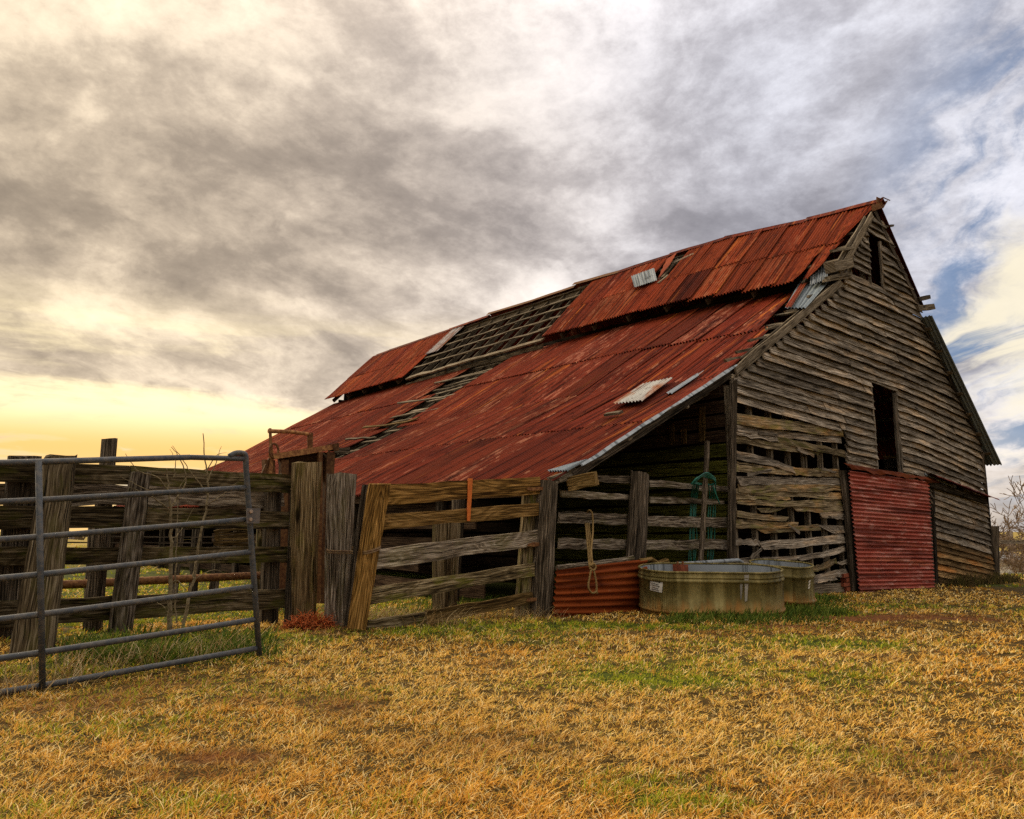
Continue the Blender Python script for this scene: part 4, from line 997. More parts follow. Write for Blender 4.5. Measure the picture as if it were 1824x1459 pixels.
mb = MB(); q = [G(*Z3(*p), TG + 0.05) for p in ((1358, 140), (1462, 135), (1395, 1190), (1292, 1190))]; qpost(mb, *q, V(0, 0.05, 0), 8, 0.006, 0.12); mb.obj('stile', M_fence, gate, tint=1.5)
for y in (215, 640, 1060):
    mb = MB(); bar(mb, G(*Z3(1370, y + 6), TG - 0.02), G(*Z3(1505, y), TG - 0.02), NG, 0.035, 0.02, 3); mb.obj('hinge', M_rustiron, gate)
pxboard(None, 'tie_strap', [(834, 852), (842, 852), (838, 928), (832, 928)], TG - 0.02, M_strap, 0.008, 5, 0.001, 0.002, 0.004, 1.0)
st = bpy.data.objects['tie_strap']; b0 = V(*G(836, 928, TG))
tag(st, 'bright orange strap hanging over the top boards of the wooden gate', 'strap')
mb = MB()
for dy in (0, 3.5):
    tube(mb, spline([G(582, 979 + dy, 0.34), G(588, 981 + dy, 0.25), G(622, 982 + dy, 0.24), G(650, 983 + dy, TG - 0.10), G(672, 977 + dy, TG - 0.10), G(677, 972 + dy, TG), G(665, 970 + dy, TG + 0.16), G(625, 975 + dy, 0.54), G(590, 977 + dy, 0.54), G(582, 979 + dy, 0.34)], 5), 0.009, 5)
tag(mb.obj('tie_wire', M_wire, None, V(*G(625, 985, 0.2))), 'loop of brown wire tying the grey split post to the gate', 'wire')
# post in the pen behind the gate
pxpost('pen_post', 'stout post inside the pen seen through the wooden gate', [Z3(695, 470), Z3(885, 470), Z3(845, 1165), Z3(690, 1165)], 0.9, V(0, 0.2, 0), M_post, tint=0.9)
pxpost('pen_post', 'thin dark stake right of the stout pen post', [Z3(815, 300), Z3(905, 300), Z3(850, 1150), Z3(815, 1150)], 1.5, V(0, 0.1, 0), M_post_dark, tint=1.2)

# ---- rail fence across the open end of the lean-to
rails = thing('rail_fence', 'grey four-rail fence across the open end of the lean-to', 'fence', V(-2.0, 0.0, gz(-2)))
def Z4(x, y): return (980 + x / 5.365, 820 + y / 5.365)
RB = [[(440, 135), (805, 155), (805, 226), (440, 206)], [(960, 184), (1700, 250), (1700, 306), (960, 250)], [(110, 283), (795, 325), (795, 386), (110, 350)], [(955, 345), (1660, 375), (1660, 421), (955, 405)],
      [(100, 488), (775, 520), (770, 616), (100, 596)], [(935, 530), (1690, 545), (1690, 641), (935, 631)], [(85, 743), (755, 755), (750, 851), (85, 851)], [(915, 760), (1690, 755), (1690, 851), (915, 851)]]
for i, pts in enumerate(RB): pxboard(rails, 'rail', [Z4(*p) for p in pts], 0.05 if i % 2 == 0 else 0.06, M_fence_grey, 0.04, 8, 0.006, 0.005, 0.015, random.uniform(0.8, 1.15))
pxpost('post', None, [Z4(812, 108), Z4(973, 125), Z4(922, 1350), Z4(742, 1350)], -0.06, V(0, 0.10, 0), M_post_dark, par=rails, tint=1.7, jit=0.012)
pxpost('gate_post', 'dark weathered post under the low corner of the roof', [(970, 858), (1001, 861), (991, 1098), (957, 1098)], -0.20, V(0, 0.24, 0), M_post_dark, tint=1.7, jit=0.012)
# leaning pole with the green hose
a, b_ = G(1260, 786, -0.12), G(1243, 1062, -0.2); b_[2] = gzat(b_) - 0.05
mb = MB(); tube(mb, [a + (b_ - a) * k + V(random.gauss(0, 0.006), 0, 0) for k in np.linspace(0, 1, 10)], [0.040, 0.043, 0.036, 0.040, 0.036, 0.042, 0.038, 0.041, 0.038, 0.04], 8)
pole = tag(mb.obj('leaning_pole', M_post_dark, None, V(b_[0], b_[1], gzat(b_)), tint=1.7), 'thin dark pole standing behind the big tank with hose on it', 'pole')
mb = MB()
for k in range(7):
    h = 0.5 + random.uniform(-0.25, 0.3); w0 = random.uniform(-3, 3); up = k * 2.2
    tube(mb, spline([G(1234 + w0, 862 - k * 0.6, -0.20), G(1243 + w0, 853 - up * 0.25, -0.24), G(1258, 842 + k * 1.4, -0.26 + k * 0.01), G(1272 + w0 * 0.5, 850 + k, -0.22), G(1272, 862, -0.17), G(1258, 864, -0.06), G(1234 + w0, 862 - k * 0.6, -0.20)], 5), 0.009, 6)
for k in range(9):
    left = k < 5; x = (1229 + k * 2.6) if left else (1262 + (k - 5) * 3.6)
    tube(mb, spline([G(x + random.uniform(0, 3) + (4 if left else 0), 862, -0.10), G(x + 2, 885, 0.10), G(x + random.uniform(-1, 1), 920, 0.12), G(x + random.uniform(-3, 2), 960, 0.13), G(x - 2 + random.uniform(-2, 4), 1002 + random.uniform(-6, 10), 0.13)], 4), 0.009, 6)
tube(mb, spline([G(1270, 864, -0.18), G(1275, 880, -0.2), G(1282, 898, -0.2)], 4), 0.011, 6)
tag(mb.obj('garden_hose', M_hose, None, V(*G(1255, 1000, 0.1)), smooth=True), 'green hose coiled over the top of the thin pole in long loops', 'hose')
# rope lead over the rail
mb = MB()
for k, (x0, x1) in enumerate(((1043, 1051), (1046, 1053), (1049, 1056))):
    tube(mb, spline([G(x0, 932, 0.02), G(x0 + 4, 975, -0.2), G(x1 - 1, 1010, -0.42)], 5), 0.011, 6)
tube(mb, spline([G(1046, 913, 0.06), G(1050, 909, -0.01), G(1055, 916, -0.04), G(1056, 945, -0.10), G(1053, 985, -0.34), G(1058, 1012, -0.42)], 5), 0.013, 6)
tube(mb, spline([G(1052, 1008, -0.44), G(1057, 1004, -0.44), G(1061, 1010, -0.44), G(1057, 1016, -0.44), G(1051, 1012, -0.44)], 5), 0.014, 6)
tube(mb, spline([G(1053, 1014, -0.44), G(1050, 1030, -0.44), G(1048, 1046, -0.44), G(1054, 1056, -0.44), G(1062, 1053, -0.44), G(1062, 1038, -0.44), G(1058, 1018, -0.44)], 5), 0.013, 6)
tube(mb, spline([G(1062, 1048, -0.44), G(1064, 1058, -0.44)], 3), 0.011, 6)
tag(mb.obj('rope_lead', M_rope, None, V(*G(1055, 1058, -0.05)), smooth=True), 'tan knotted rope lead hanging in loops from the rail fence', 'rope')
# rusty corrugated panel leaning at the foot of the rails
q = [G(991, 1012, -0.24), G(1152, 996, -0.34), G(1150, 1100, -0.40), G(985, 1100, -0.30)]
mb = MB(); corr_quad(mb, q[0], q[1], q[2], q[3], 8, 0.017, NG, 8, jit=0.004, bulge=0.03)
tag(mb.obj('rusty_panel', M_rustpanel, None, (q[2] + q[3]) / 2, smooth=True, tint=0.95), 'orange rusted corrugated panel standing below the grey rails', 'panel')
mb = MB(); tube(mb, [G(992, 1012, -0.24) * (1 - k) + G(1128, 994, -0.30) * k + V(0, 0, random.gauss(0, 0.004)) for k in np.linspace(0, 1, 6)], 0.032, 8)
tag(mb.obj('panel_pole', M_fence_grey, None, V(*G(1060, 1006, -0.27)), tint=0.85), 'slim grey pole lying along the top of the rusty panel', 'pole')
mb = MB(); tube(mb, [G(1138, 999, -0.32), G(1160, 996, -0.32), G(1172, 1003, -0.33), G(1187, 1001, -0.33)], [0.028, 0.034, 0.032, 0.055], 8)
tag(mb.obj('log', M_gate, None, V(*G(1160, 1003, -0.32)), tint=1.1), 'short crooked log behind the left end of the big tank', 'log')
mb = MB(); tube(mb, [G(1168, 1008, -0.28), G(1315, 998, -0.22), G(1322, 1002, -0.22)], 0.030, 8)
tag(mb.obj('pipe', M_galv, None, V(*G(1245, 1010, -0.25)), tint=0.9, smooth=True), 'grey pipe lying behind the rim of the big tank', 'pipe')
mb = MB(); tube(mb, [G(1181, 940, -0.02), G(1187, 957, -0.02), G(1184, 968, -0.02)], 0.02, 6); tube(mb, [G(1183, 980, 0.0), G(1186, 1000, 0.0)], 0.012, 6)

# ---- stock tanks
def stock_tank(name, label, base, yaw, length, width, height, rings, waterz, tilt=0.09):
    fwx, fwy = E1[1], E2[1]                # the tank stands on a slope, its far side a little higher
    o = thing(name, label, 'stock tank', base, None); o['base'] = [float(x) for x in base]
    NS = 56
    def outline(off):
        pts = []; r = width / 2 + off; hl = length / 2 - width / 2
        for i in range(NS):
            a = 2 * math.pi * i / NS; x = math.cos(a) * r + (hl if math.cos(a) >= 0 else -hl); y = math.sin(a) * r
            ca, sa = math.cos(yaw), math.sin(yaw); pts.append((x * ca - y * sa, x * sa + y * ca))
        return pts
    def shell(prof, nm, mat, smooth=True, ridges=False):
        mb = MB(); vs, fs, uv = [], [], []
        for off, z in prof:
            for i, (x, y) in enumerate(outline(off)): vs.append(base + V(x, y, z + tilt * (x * fwx + y * fwy)))
        for j in range(len(prof) - 1):
            for i in range(NS):
                i2 = (i + 1) % NS; fs.append((j * NS + i, j * NS + i2, (j + 1) * NS + i2, (j + 1) * NS + i)); uv.append([(i * .1, j * .1), (i * .1 + .1, j * .1), (i * .1 + .1, j * .1 + .1), (i * .1, j * .1 + .1)])
        mb.add(vs, fs, uv); return mb.obj(nm, mat, o, smooth=smooth, tint=1.0)
    prof = [(-0.006, -0.04), (-0.006, 0.05)]
    for rz, rr, rh in rings:
        for k in range(7):
            a = math.pi * k / 6; prof.append((rr * math.sin(a), rz + rh * (k / 6 - 0.5)))
    prof.append((0.0, height - 0.01)); prof.sort(key=lambda p: p[1])
    shell(prof, 'wall', M_tank)
    shell([(-0.008, height - 0.01), (-0.008, 0.03)], 'inner_wall', M_galv)
    rim = MB(); pl = [base + V(x, y, height + tilt * (x * fwx + y * fwy)) for x, y in outline(0.0)]; pl.append(pl[0]); pl.append(pl[1])
    tube(rim, pl, 0.013, 8, cap=False); rim.obj('rim', M_tank, o, smooth=True, tint=1.0)
    wmb = MB(); ol = outline(-0.01); wmb.add([base + V(x, y, waterz) for x, y in ol], [tuple(range(NS))], [[(x, y) for x, y in ol]]); wmb.obj('water', M_water, o, tint=1.0)
    return o, outline
tb = gnd(1283, 1099); tb = tb + V(E1[1], E2[1], 0) * 0.42; tb[2] = gzat(tb) - 0.02
YAW1 = -math.radians(41 + 5)
tank, out1 = stock_tank('stock_tank', 'long oval galvanised stock tank with paper sticker in front of the rails', tb, YAW1, 1.78, 0.84, 0.585, [(0.11, 0.016, 0.045), (0.480, 0.020, 0.055), (0.523, 0.010, 0.03)], 0.45)
# shallow vertical flutes of the wall
mbf = MB()
for i, (x, y) in enumerate(out1(0.001)):
    if i % 1 == 0: 
        for k in (0.0, 0.5):
            pass
tb2 = gnd(1412, 1088) + V(E1[1], E2[1], 0) * 0.36; tb2[2] = gzat(tb2) + 0.02
tank2, out2 = stock_tank('stock_tank', 'small rust-streaked stock tank tucked behind the right end of the long one', tb2, math.radians(-72), 0.84, 0.52, 0.585, [(0.13, 0.02, 0.06), (0.46, 0.022, 0.07)], 0.40, 0.13)
# where the front of each tank faces the viewer: sticker, pale stripe, painted mark
def on_tank(base, yaw, length, width, px, py):
    """first hit of the view ray with the tank's wall"""
    r = ray(px, py); best = None
    for d in np.arange(5.0, 16.0, 0.004):
        L = Lc(CAMP + r * d); x, y = L[0] - base[0], L[1] - base[1]
        ca, sa = math.cos(-yaw), math.sin(-yaw); X_, Y_ = x * ca - y * sa, x * sa + y * ca
        hl = length / 2 - width / 2; q = math.hypot(max(abs(X_) - hl, 0), Y_)
        if q <= width / 2 + 0.004: return L
    return Lc(CAMP + r * 9.0)
def tank_decal(name, par, base, yaw, length, width, pts, mat, N=4, tint=1.0, lift=0.004):
    vs, fs, uv = [], [], []; mb = MB()
    for i in range(N + 1):
        k = i / N
        for a, b_ in ((pts[0], pts[1]), (pts[3], pts[2])):
            L = on_tank(base, yaw, length, width, a[0] + (b_[0] - a[0]) * k, a[1] + (b_[1] - a[1]) * k)
            vs.append(L + unit(Lc(CAMP) - L) * lift)
    for i in range(N): fs.append((2 * i, 2 * i + 1, 2 * i + 3, 2 * i + 2)); uv.append([(0, 0)] * 4)
    mb.add(vs, fs, uv); return mb.obj(name, mat, par, tint=tint)
T1 = (tb, YAW1, 1.78, 0.84); T2 = (tb2, math.radians(-72), 0.84, 0.52)
stk = tank_decal('sticker', tank, *T1, [(1158.5, 1031), (1181, 1035.5), (1179, 1056), (1157.5, 1051)], M_paper)
for k in range(5):
    y = 1034 + k * 3.6; xe = 1176 - (k * 3) % 5
    tank_decal('print_line', stk, *T1, [(1160.5, y), (xe, y + 3.2), (xe, y + 4.5), (1160.5, y + 1.3)], M_ink, 3, lift=0.009)
tank_decal('pale_seam', tank, *T1, [(1326, 1024), (1334, 1024), (1331, 1070), (1327, 1072)], M_white, 2, 0.5)
tank_decal('pale_seam', tank, *T1, [(1318, 1040), (1323, 1040), (1321, 1066), (1319, 1068)], M_white, 2, 0.35)
for k in range(3): tank_decal('painted_mark', tank2, *T2, [(1441.5 - k * 0.6, 1034 + k * 5.5), (1444.5 - k * 0.6, 1033 + k * 5.5), (1443 - k * 0.6, 1037.5 + k * 5.5), (1440 - k * 0.6, 1038 + k * 5.5)], M_white, 2)
# float valve box on the back rim
fb = on_tank(tb, YAW1, 1.93, 0.80, 1212, 1024); vb = Lc(isect(1212, 1012, W(tb + V(-0.36, 0.30, 0)), E2))
mb = MB(); bar(mb, vb + V(-0.085, 0, 0), vb + V(0.085, 0, -0.01), NG, 0.10, 0.12, 2, 0.002, 0.002); valve = mb.obj('float_valve', M_brick, None, vb + V(0, 0, -0.05), tint=1.1)
tag(valve, 'small rusty valve box on the back rim of the long tank', 'valve box')
for dxx in (-0.05, 0.06):
    mb = MB(); bar(mb, vb + V(dxx, 0, 0.04), vb + V(dxx - 0.01, 0, 0.085), NG, 0.02, 0.02, 2, 0.001, 0.001); mb.obj('bracket', M_rustiron, valve)

# ---- tube gate in front on the left
BR_, BL_ = V(-8.10, -1.35, 0.29), V(-9.47, -1.33, 0.205); TR_, TL_ = V(-8.32, -1.45, 1.69), V(-9.63, -1.48, 1.57)
tg = thing('tube_gate', 'blue-grey steel tube gate standing open in the dry grass', 'gate', V(-9.2, -1.35, gz(-9.2)))
def gp(u, v):                         # u = 0 right end, 1 at the upright brace; v = 0 bottom, 1 top
    return (BR_ * (1 - u) + BL_ * u) * (1 - v) + (TR_ * (1 - u) + TL_ * u) * v
UE = 2.25; RR = 0.0195
VV = [0.004, 0.152, 0.322, 0.500, 0.668, 0.832]
for v in VV:
    mb = MB(); tube(mb, [gp(0.012, v + 0.004), gp(0.4, v), gp(1.0, v - 0.004), gp(1.6, v), gp(UE, v)], RR, 10); mb.obj('rail', M_pipe, tg, smooth=True, tint=random.uniform(0.85, 1.1))
mb = MB(); tube(mb, [gp(UE, 0), gp(UE, 0.985), gp(UE - 0.05, 1.0)] + [gp(1.6, 1.0), gp(1.0, 0.998), gp(0.3, 1.0)], RR, 10); mb.obj('rail', M_pipe, tg, smooth=True, tint=1.0)
mb = MB(); tube(mb, spline([gp(0.09, 1.0), gp(0.055, 1.014), gp(0.02, 1.014), gp(-0.001, 1.0), gp(0.0, 0.94)], 5) + [gp(0, 0.7), gp(0, 0.4), gp(0, -0.03)], 0.021, 10); mb.obj('end_tube', M_pipe, tg, smooth=True, tint=1.0)
mb = MB(); tube(mb, [gp(0.3, 1.0), gp(0.01, 0.985)], RR, 10); mb.obj('rail', M_pipe, tg, smooth=True)
mb = MB(); o_ = V(0, -0.02, 0); tube(mb, [gp(1.0, -0.01) + o_, gp(1.0, 1.0) + o_], 0.019, 8); mb.obj('upright_brace', M_pipe, tg, smooth=True, tint=1.15)
mb = MB(); a = gp(-0.012, 0.69) + V(0, -0.028, 0); bar(mb, a + V(-0.05, 0, 0), a + V(0.05, 0, 0), NG, 0.11, 0.012, 2, 0.001, 0.001, 0.002); plate = mb.obj('hinge_plate', M_plate, tg, tint=1.0)
for dzz in (0.028, -0.028):
    mb = MB(); tube(mb, [a + V(-0.02, -0.004, dzz), a + V(-0.02, -0.016, dzz)], [0.016, 0.012], 8); mb.obj('bolt', M_bolt, plate, tint=1.0)

# ---- cattle chute behind the fence
TC = 1.9
ch = thing('cattle_chute', 'rusty steel cattle chute rising behind the knotted gate post', 'cattle chute', V(*G(545, 1075, TC)))
def cbar(name, p0, p1, wd, th, t0=TC, t1=None, mat=M_rustiron, tint=1.0, N=2):
    mb = MB(); bar(mb, G(*p0, t0), G(*p1, t0 if t1 is None else t1), NG, wd, th, N, 0.004, 0.003, 0.01); return mb.obj(name, mat, ch, tint=tint)
cbar('top_beam', (483, 814), (589, 797), 0.07, 0.14, TC, tint=1.5)
cbar('beam_end', (589, 798), (599, 797), 0.10, 0.16, TC, tint=0.5); cbar('side_block', (599, 802), (619, 802), 0.07, 0.12, TC + 0.3, mat=M_post_dark, tint=1.6)
cbar('side_post', (586, 806), (570, 1075), 0.11, 0.12, TC, tint=0.45); cbar('side_post', (570, 806), (566, 1075), 0.05, 0.05, TC - 0.05, tint=0.7)
cbar('side_post', (505, 820), (502, 1075), 0.09, 0.08, TC, tint=0.6); cbar('side_post', (518, 815), (516, 1075), 0.11, 0.08, TC + 0.1, tint=0.25)
cbar('side_panel', (496, 819), (580, 812), 0.10, 0.04, TC + 0.1, tint=0.3); cbar('side_panel', (528, 835), (575, 830), 0.26, 0.03, TC + 0.12, tint=0.3)
mb = MB(); tube(mb, [G(478, 768, TC), G(515, 769, TC), G(553, 774, TC)], [0.026, 0.024, 0.022], 8); mb.obj('head_bar', M_rustiron, ch, tint=1.7)
mb = MB(); tube(mb, [G(481, 763, TC), G(482, 785, TC), G(484, 815, TC), G(480, 845, TC)], [0.018, 0.020, 0.026, 0.035], 8); mb.obj('upright', M_rustiron, ch, tint=1.3)
for dxx in (-2, 3):
    mb = MB(); tube(mb, [G(552 + dxx, 771, TC), G(552 + dxx * 0.6, 800, TC)], [0.02, 0.024], 8); mb.obj('upright', M_rustiron, ch, tint=0.8)
mb = MB(); c_ = G(488, 803, TC - 0.05)
tube(mb, [c_ + V(math.cos(a) * 0.055, 0, math.sin(a) * 0.085) for a in np.linspace(0, 2 * math.pi, 17)], 0.014, 6, cap=False); mb.obj('gear', M_rustiron, ch, tint=0.8)
cbar('lever', (480, 816), (467, 845), 0.03, 0.03, TC, tint=0.5); cbar('side_post', (478, 820), (488, 1070), 0.12, 0.1, TC + 0.05, tint=0.8)
# second pen fence further back, seen between the planks
TB = 4.6
pen = thing('pen_fence', 'low dark pen fence far behind the plank fence', 'fence', V(*G(300, 1000, TB)))
for y0, y1 in ((955, 957), (966, 967)): pxboard(pen, 'rail', [(-200, y0 - 2), (460, y1 - 1), (460, y1 + 1), (-200, y0 + 1)], TB, M_post_dark, 0.03, tint=1.0)
for x in (100, 318, 352, 390): pxpost('post', None, [(x, 935), (x + 14, 935), (x + 8, 990), (x - 6, 990)], TB, V(0, 0.15, 0), M_post_dark, par=pen, tint=1.1)
for k in range(6): pxboard(pen, 'board', [(382, 944 + k * 5), (450, 940 + k * 5.5), (450, 944 + k * 5.5), (384, 948 + k * 5)], TB - 0.3, M_gate, 0.04, tint=random.uniform(0.4, 0.8))
TB2 = 2.4
pen2 = thing('pipe_rail', 'rusty horizontal pipe rail between the pens behind the plank fence', 'rail', V(*G(200, 1090, TB2)))
mb = MB(); tube(mb, [G(-150, 1052, TB2), G(150, 1040, TB2), G(520, 1022, TB2)], 0.045, 8); mb.obj('pipe', M_rustiron, pen2, tint=0.8, smooth=True)
pxpost('post', None, [(160, 940), (186, 940), (176, 1100), (150, 1100)], TB2 + 0.06, V(0, 0.15, 0), M_post_dark, par=pen2, tint=1.1)
pxpost('post', None, [(462, 930), (482, 930), (480, 1080), (458, 1080)], TB2 + 0.06, V(0, 0.15, 0), M_fence, par=pen2, tint=1.1)

# ---- bare saplings between gate and fence
def sapling(label, base, stems):
    o = thing('sapling', label, 'sapling', base, 'bare saplings by the tube gate')
    tz = 0.25
    for i, (pts, r0) in enumerate(stems):
        L = spline([G(x, y, t) for x, y, t in pts], 5); n = len(L)
        L = [p + V(random.gauss(0, 0.004), random.gauss(0, 0.004), 0) for p in L]
        mb = MB(); tube(mb, L, [r0 * (1 - 0.75 * k / (n - 1)) for k in range(n)], 6); mb.obj('stem' if i == 0 else 'branch', M_twig, o, tint=random.uniform(0.9, 1.3))
sb = gnd(303, 1124); ts = float(sb[1]) * 0 + 0.25
sapling('taller bare sapling with knobby stem behind the tube gate', V(*G(303, 1118, 0.25)), [
    ([(302, 1125, .25), (303, 1060, .25), (304, 980, .25), (304, 920, .25), (301, 880, .25), (297, 835, .25)], 0.022),
    ([(304, 910, .25), (285, 895, .24), (262, 880, .22), (230, 868, .2)], 0.010), ([(304, 905, .25), (320, 880, .26), (333, 852, .27), (318, 815, .26), (306, 796, .25)], 0.009),
    ([(298, 872, .25), (280, 850, .2), (245, 838, .2), (222, 808, .2)], 0.008), ([(290, 878, .25), (262, 872, .25), (212, 848, .25)], 0.008), ([(304, 960, .25), (318, 950, .25), (345, 905, .25)], 0.006),
    ([(304, 1040, .25), (316, 1034, .22), (330, 1050, .2), (335, 1060, .2)], 0.006), ([(302, 1095, .25), (290, 1080, .2), (272, 1068, .2)], 0.006), ([(310, 850, .26), (312, 820, .26), (304, 800, .26)], 0.005)])
sapling('thinner forked sapling right of the knobby one', V(*G(328, 1112, 0.35)), [
    ([(326, 1118, .35), (336, 1070, .35), (348, 1010, .35), (356, 960, .35), (368, 900, .35), (370, 850, .35), (364, 815, .35), (363, 772, .35)], 0.016),
    ([(369, 880, .35), (355, 860, .35), (335, 835, .35), (322, 812, .35), (307, 794, .35)], 0.007), ([(369, 860, .35), (378, 840, .35), (388, 815, .35), (393, 795, .35)], 0.007),
    ([(352, 990, .35), (345, 1030, .3), (380, 1015, .3), (412, 1028, .3)], 0.006), ([(368, 900, .35), (390, 885, .3), (425, 858, .3)], 0.006), ([(366, 840, .35), (385, 812, .33), (402, 806, .33)], 0.006),
    ([(313, 1110, .35), (312, 1040, .35), (316, 950, .35), (318, 880, .35), (330, 850, .35)], 0.008)])

# ---- rust-red heap of pine straw at the knotted post
def straw_heap(name, label, cat, c, n, R_, Hh, col, mat):
    mb = MB()
    for i in range(n):
        a = random.uniform(0, 6.28); r = R_ * math.sqrt(random.random()); h = Hh * (1 - (r / R_) ** 2) * random.uniform(0.2, 1)
        p = c + V(math.cos(a) * r * 1.5, math.sin(a) * r * 0.8, h); d = unit(V(random.gauss(0, 1), random.gauss(0, 1), random.gauss(0, 0.45))); l = random.uniform(0.06, 0.16)
        sd = unit(np.cross(d, V(0, 0, 1) + V(random.gauss(0, .5), 0, 0))) * 0.0035
        p2 = p + d * l * 0.5 + V(0, 0, 0.015); p3 = p + d * l
        mb.add([p - sd, p + sd, p2 + sd, p2 - sd, p3], [(0, 1, 2, 3), (3, 2, 4)], [[(0, 0)] * 4, [(0, 0)] * 3])
    return tag(mb.obj(name, mat, None, c, tint=1.0), label, cat)
M_straw = plain('pine_straw', (0.52, 0.12, 0.022), (0.24, 0.05, 0.012), 0.9, 0, 30)
c_ = gnd(548, 1118); c_[2] = gzat(c_)
straw_heap('pine_straw_heap', 'rust-red heap of pine straw at the foot of the knotted post', 'straw heap', c_, 800, 0.19, 0.14, None, M_straw)

# ---- right edge: posts and rail
pxpost('fence_post', 'round-shouldered dark post right of the barn corner', [(1769, 938), (1783, 937), (1785, 1052), (1770, 1052)], 1.0, V(0, 0.2, 0), M_post_dark, tint=1.3)
pxpost('fence_post', 'taller thin post between the barn corner and the dark one', [(1757, 905), (1765, 904), (1770, 1036), (1761, 1036)], 1.6, V(0, 0.14, 0), M_post_dark, tint=1.6)
rr = thing('wire_rail', 'single weathered rail running right from the dark corner post', 'rail', V(*G(1800, 985, 1.05)))
pxboard(rr, 'rail', [(1783, 962), (1960, 962), (1960, 968), (1783, 969)], 1.05, M_fence_grey, 0.05, tint=0.9)
pxpost('post', None, [(1900, 938), (1916, 938), (1918, 1040), (1902, 1040)], 1.0, V(0, 0.16, 0), M_post_dark, par=rr)
# ================================================================== background: house, shed roof, winter trees
def wpt(px, py, depth):               # point on a view ray at a given forward distance, real world metres
    return Lc(CAMP + ray(px, py) * depth)
hb = wpt(1800, 1000, 104.0); hb[2] = gzat(hb) - 0.1
house = thing('house', 'small white house beyond the rail at the right edge', 'house', hb)
hx, hy, hh = 9.0, 6.0, 2.6
def hbox(name, mat, x0, x1, y0, y1, z0, z1, par, tint=1.0):
    mb = MB(); c8 = [hb + V(x, y, z) for z in (z0, z1) for x, y in ((x0, y0), (x1, y0), (x1, y1), (x0, y1))]
    mb.add(c8, [(0, 1, 5, 4), (1, 2, 6, 5), (2, 3, 7, 6), (3, 0, 4, 7), (4, 5, 6, 7), (3, 2, 1, 0)], [[(0, 0)] * 4] * 6); return mb.obj(name, mat, par, tint=tint)
hbox('wall', M_housewall, -1.2, 8, 0, 6, 0, 2.3, house)
mb = MB(); r8 = [hb + V(x, y, z) for x, y, z in ((-1.7, -0.5, 2.2), (8.5, -0.5, 2.2), (8.5, 3, 3.6), (-1.7, 3, 3.6), (-1.7, 6.5, 2.2), (8.5, 6.5, 2.2))]
mb.add(r8, [(0, 1, 2, 3), (3, 2, 5, 4), (0, 3, 4), (1, 5, 2)], [[(0, 0)] * 4] * 2 + [[(0, 0)] * 3] * 2); mb.obj('roof', M_houseroof, house)
for x0 in (0.9, 3.4, 5.9):
    w_ = hbox('window', M_housewall, x0 - 0.08, x0 + 1.18, -0.06, 0.02, 0.82, 1.98, house, 0.9); hbox('pane', M_glass, x0, x0 + 0.5, -0.08, -0.05, 0.9, 1.9, w_); hbox('pane', M_glass, x0 + 0.58, x0 + 1.1, -0.08, -0.05, 0.9, 1.9, w_)
sh = wpt(1806, 1018, 58.0); sh[2] = gzat(sh)
shed = thing('low_shed', 'low grey roofed shelter in front of the white house', 'shed', sh)
mb = MB(); q = [sh + V(-0.9, 0, 0.45), sh + V(5.5, 0, 0.75), sh + V(5.5, 2.5, 1.15), sh + V(0.3, 2.5, 0.95)]; qplank(mb, q[3], q[2], q[1], q[0], V(0, -0.3, 1), 0.1, 4); mb.obj('roof', M_houseroof, shed, tint=1.4)
for x in (-0.5, 2.2, 5.0):
    mb = MB(); bar(mb, sh + V(x, 0.4, -0.2), sh + V(x, 0.4, 0.55), NG, 0.12, 0.12, 2); mb.obj('post', M_post_dark, shed)
hbox_ = MB(); bar(hbox_, sh + V(-0.6, 0.5, 0.22), sh + V(5.2, 0.5, 0.25), NG, 0.45, 0.05, 4); hbox_.obj('wall', M_fence_grey, shed, tint=0.8)

def bare_tree(label, base, height, spread, seed, levels=5, lean=(0, 0), twig=True, base_r=None):
    rnd = random.Random(seed); o = thing('bare_tree', label, 'tree', base, 'winter trees at the right edge')
    trunk, crown = MB(), MB()
    def grow(p, d, L, r, lv):
        n = 4; pts = [p]; rad = [r]; cur = d
        for i in range(n):
            cur = unit(cur + V(rnd.gauss(0, .16), rnd.gauss(0, .16), rnd.gauss(0.03, .12))); p = p + cur * L / n; pts.append(p); rad.append(max(0.024, r * (1 - 0.45 * (i + 1) / n)))
        tube(trunk if lv <= 1 else crown, pts, rad, 6 if lv < 2 else (4 if lv < 4 else 3), cap=False)
        if lv >= levels: return
        for i in range(rnd.choice((3, 4)) if lv else 5):
            k = rnd.randint(1 if lv else 2, n); ax = unit(V(rnd.gauss(0, 1), rnd.gauss(0, 1), rnd.gauss(0.15, 0.5))); nd = unit(cur * rnd.uniform(0.5, 1.0) + ax * spread)
            grow(pts[k], nd, L * rnd.uniform(0.55, 0.8), rad[k] * rnd.uniform(0.5, 0.7), lv + 1)
        if lv == levels - 1: grow(pts[-1], cur, L * 0.6, rad[-1] * 0.7, lv + 1)
    grow(base - V(0, 0, 0.2), unit(V(lean[0], lean[1], 1)), height * 0.36, base_r or height * 0.027, 0)
    trunk.obj('trunk', M_bark, o, tint=1.0); crown.obj('crown', M_bud, o, tint=1.0); return o
for i, (px, dep, hh_, sp, lb, ln) in enumerate([(1768, 50, 9.3, 0.9, 'spreading bare tree with long bough just right of the barn corner', (0.15, 0)), (1815, 66, 7.5, 0.75, 'upright bare tree above the white house', (0, 0)), (1862, 56, 9.0, 0.8, 'bare tree leaning in from the right edge of the view', (-0.25, 0))]):
    p = wpt(px, 980, dep); p[2] = gzat(p); bare_tree(lb, p, hh_, sp, 40 + i, 5, ln)
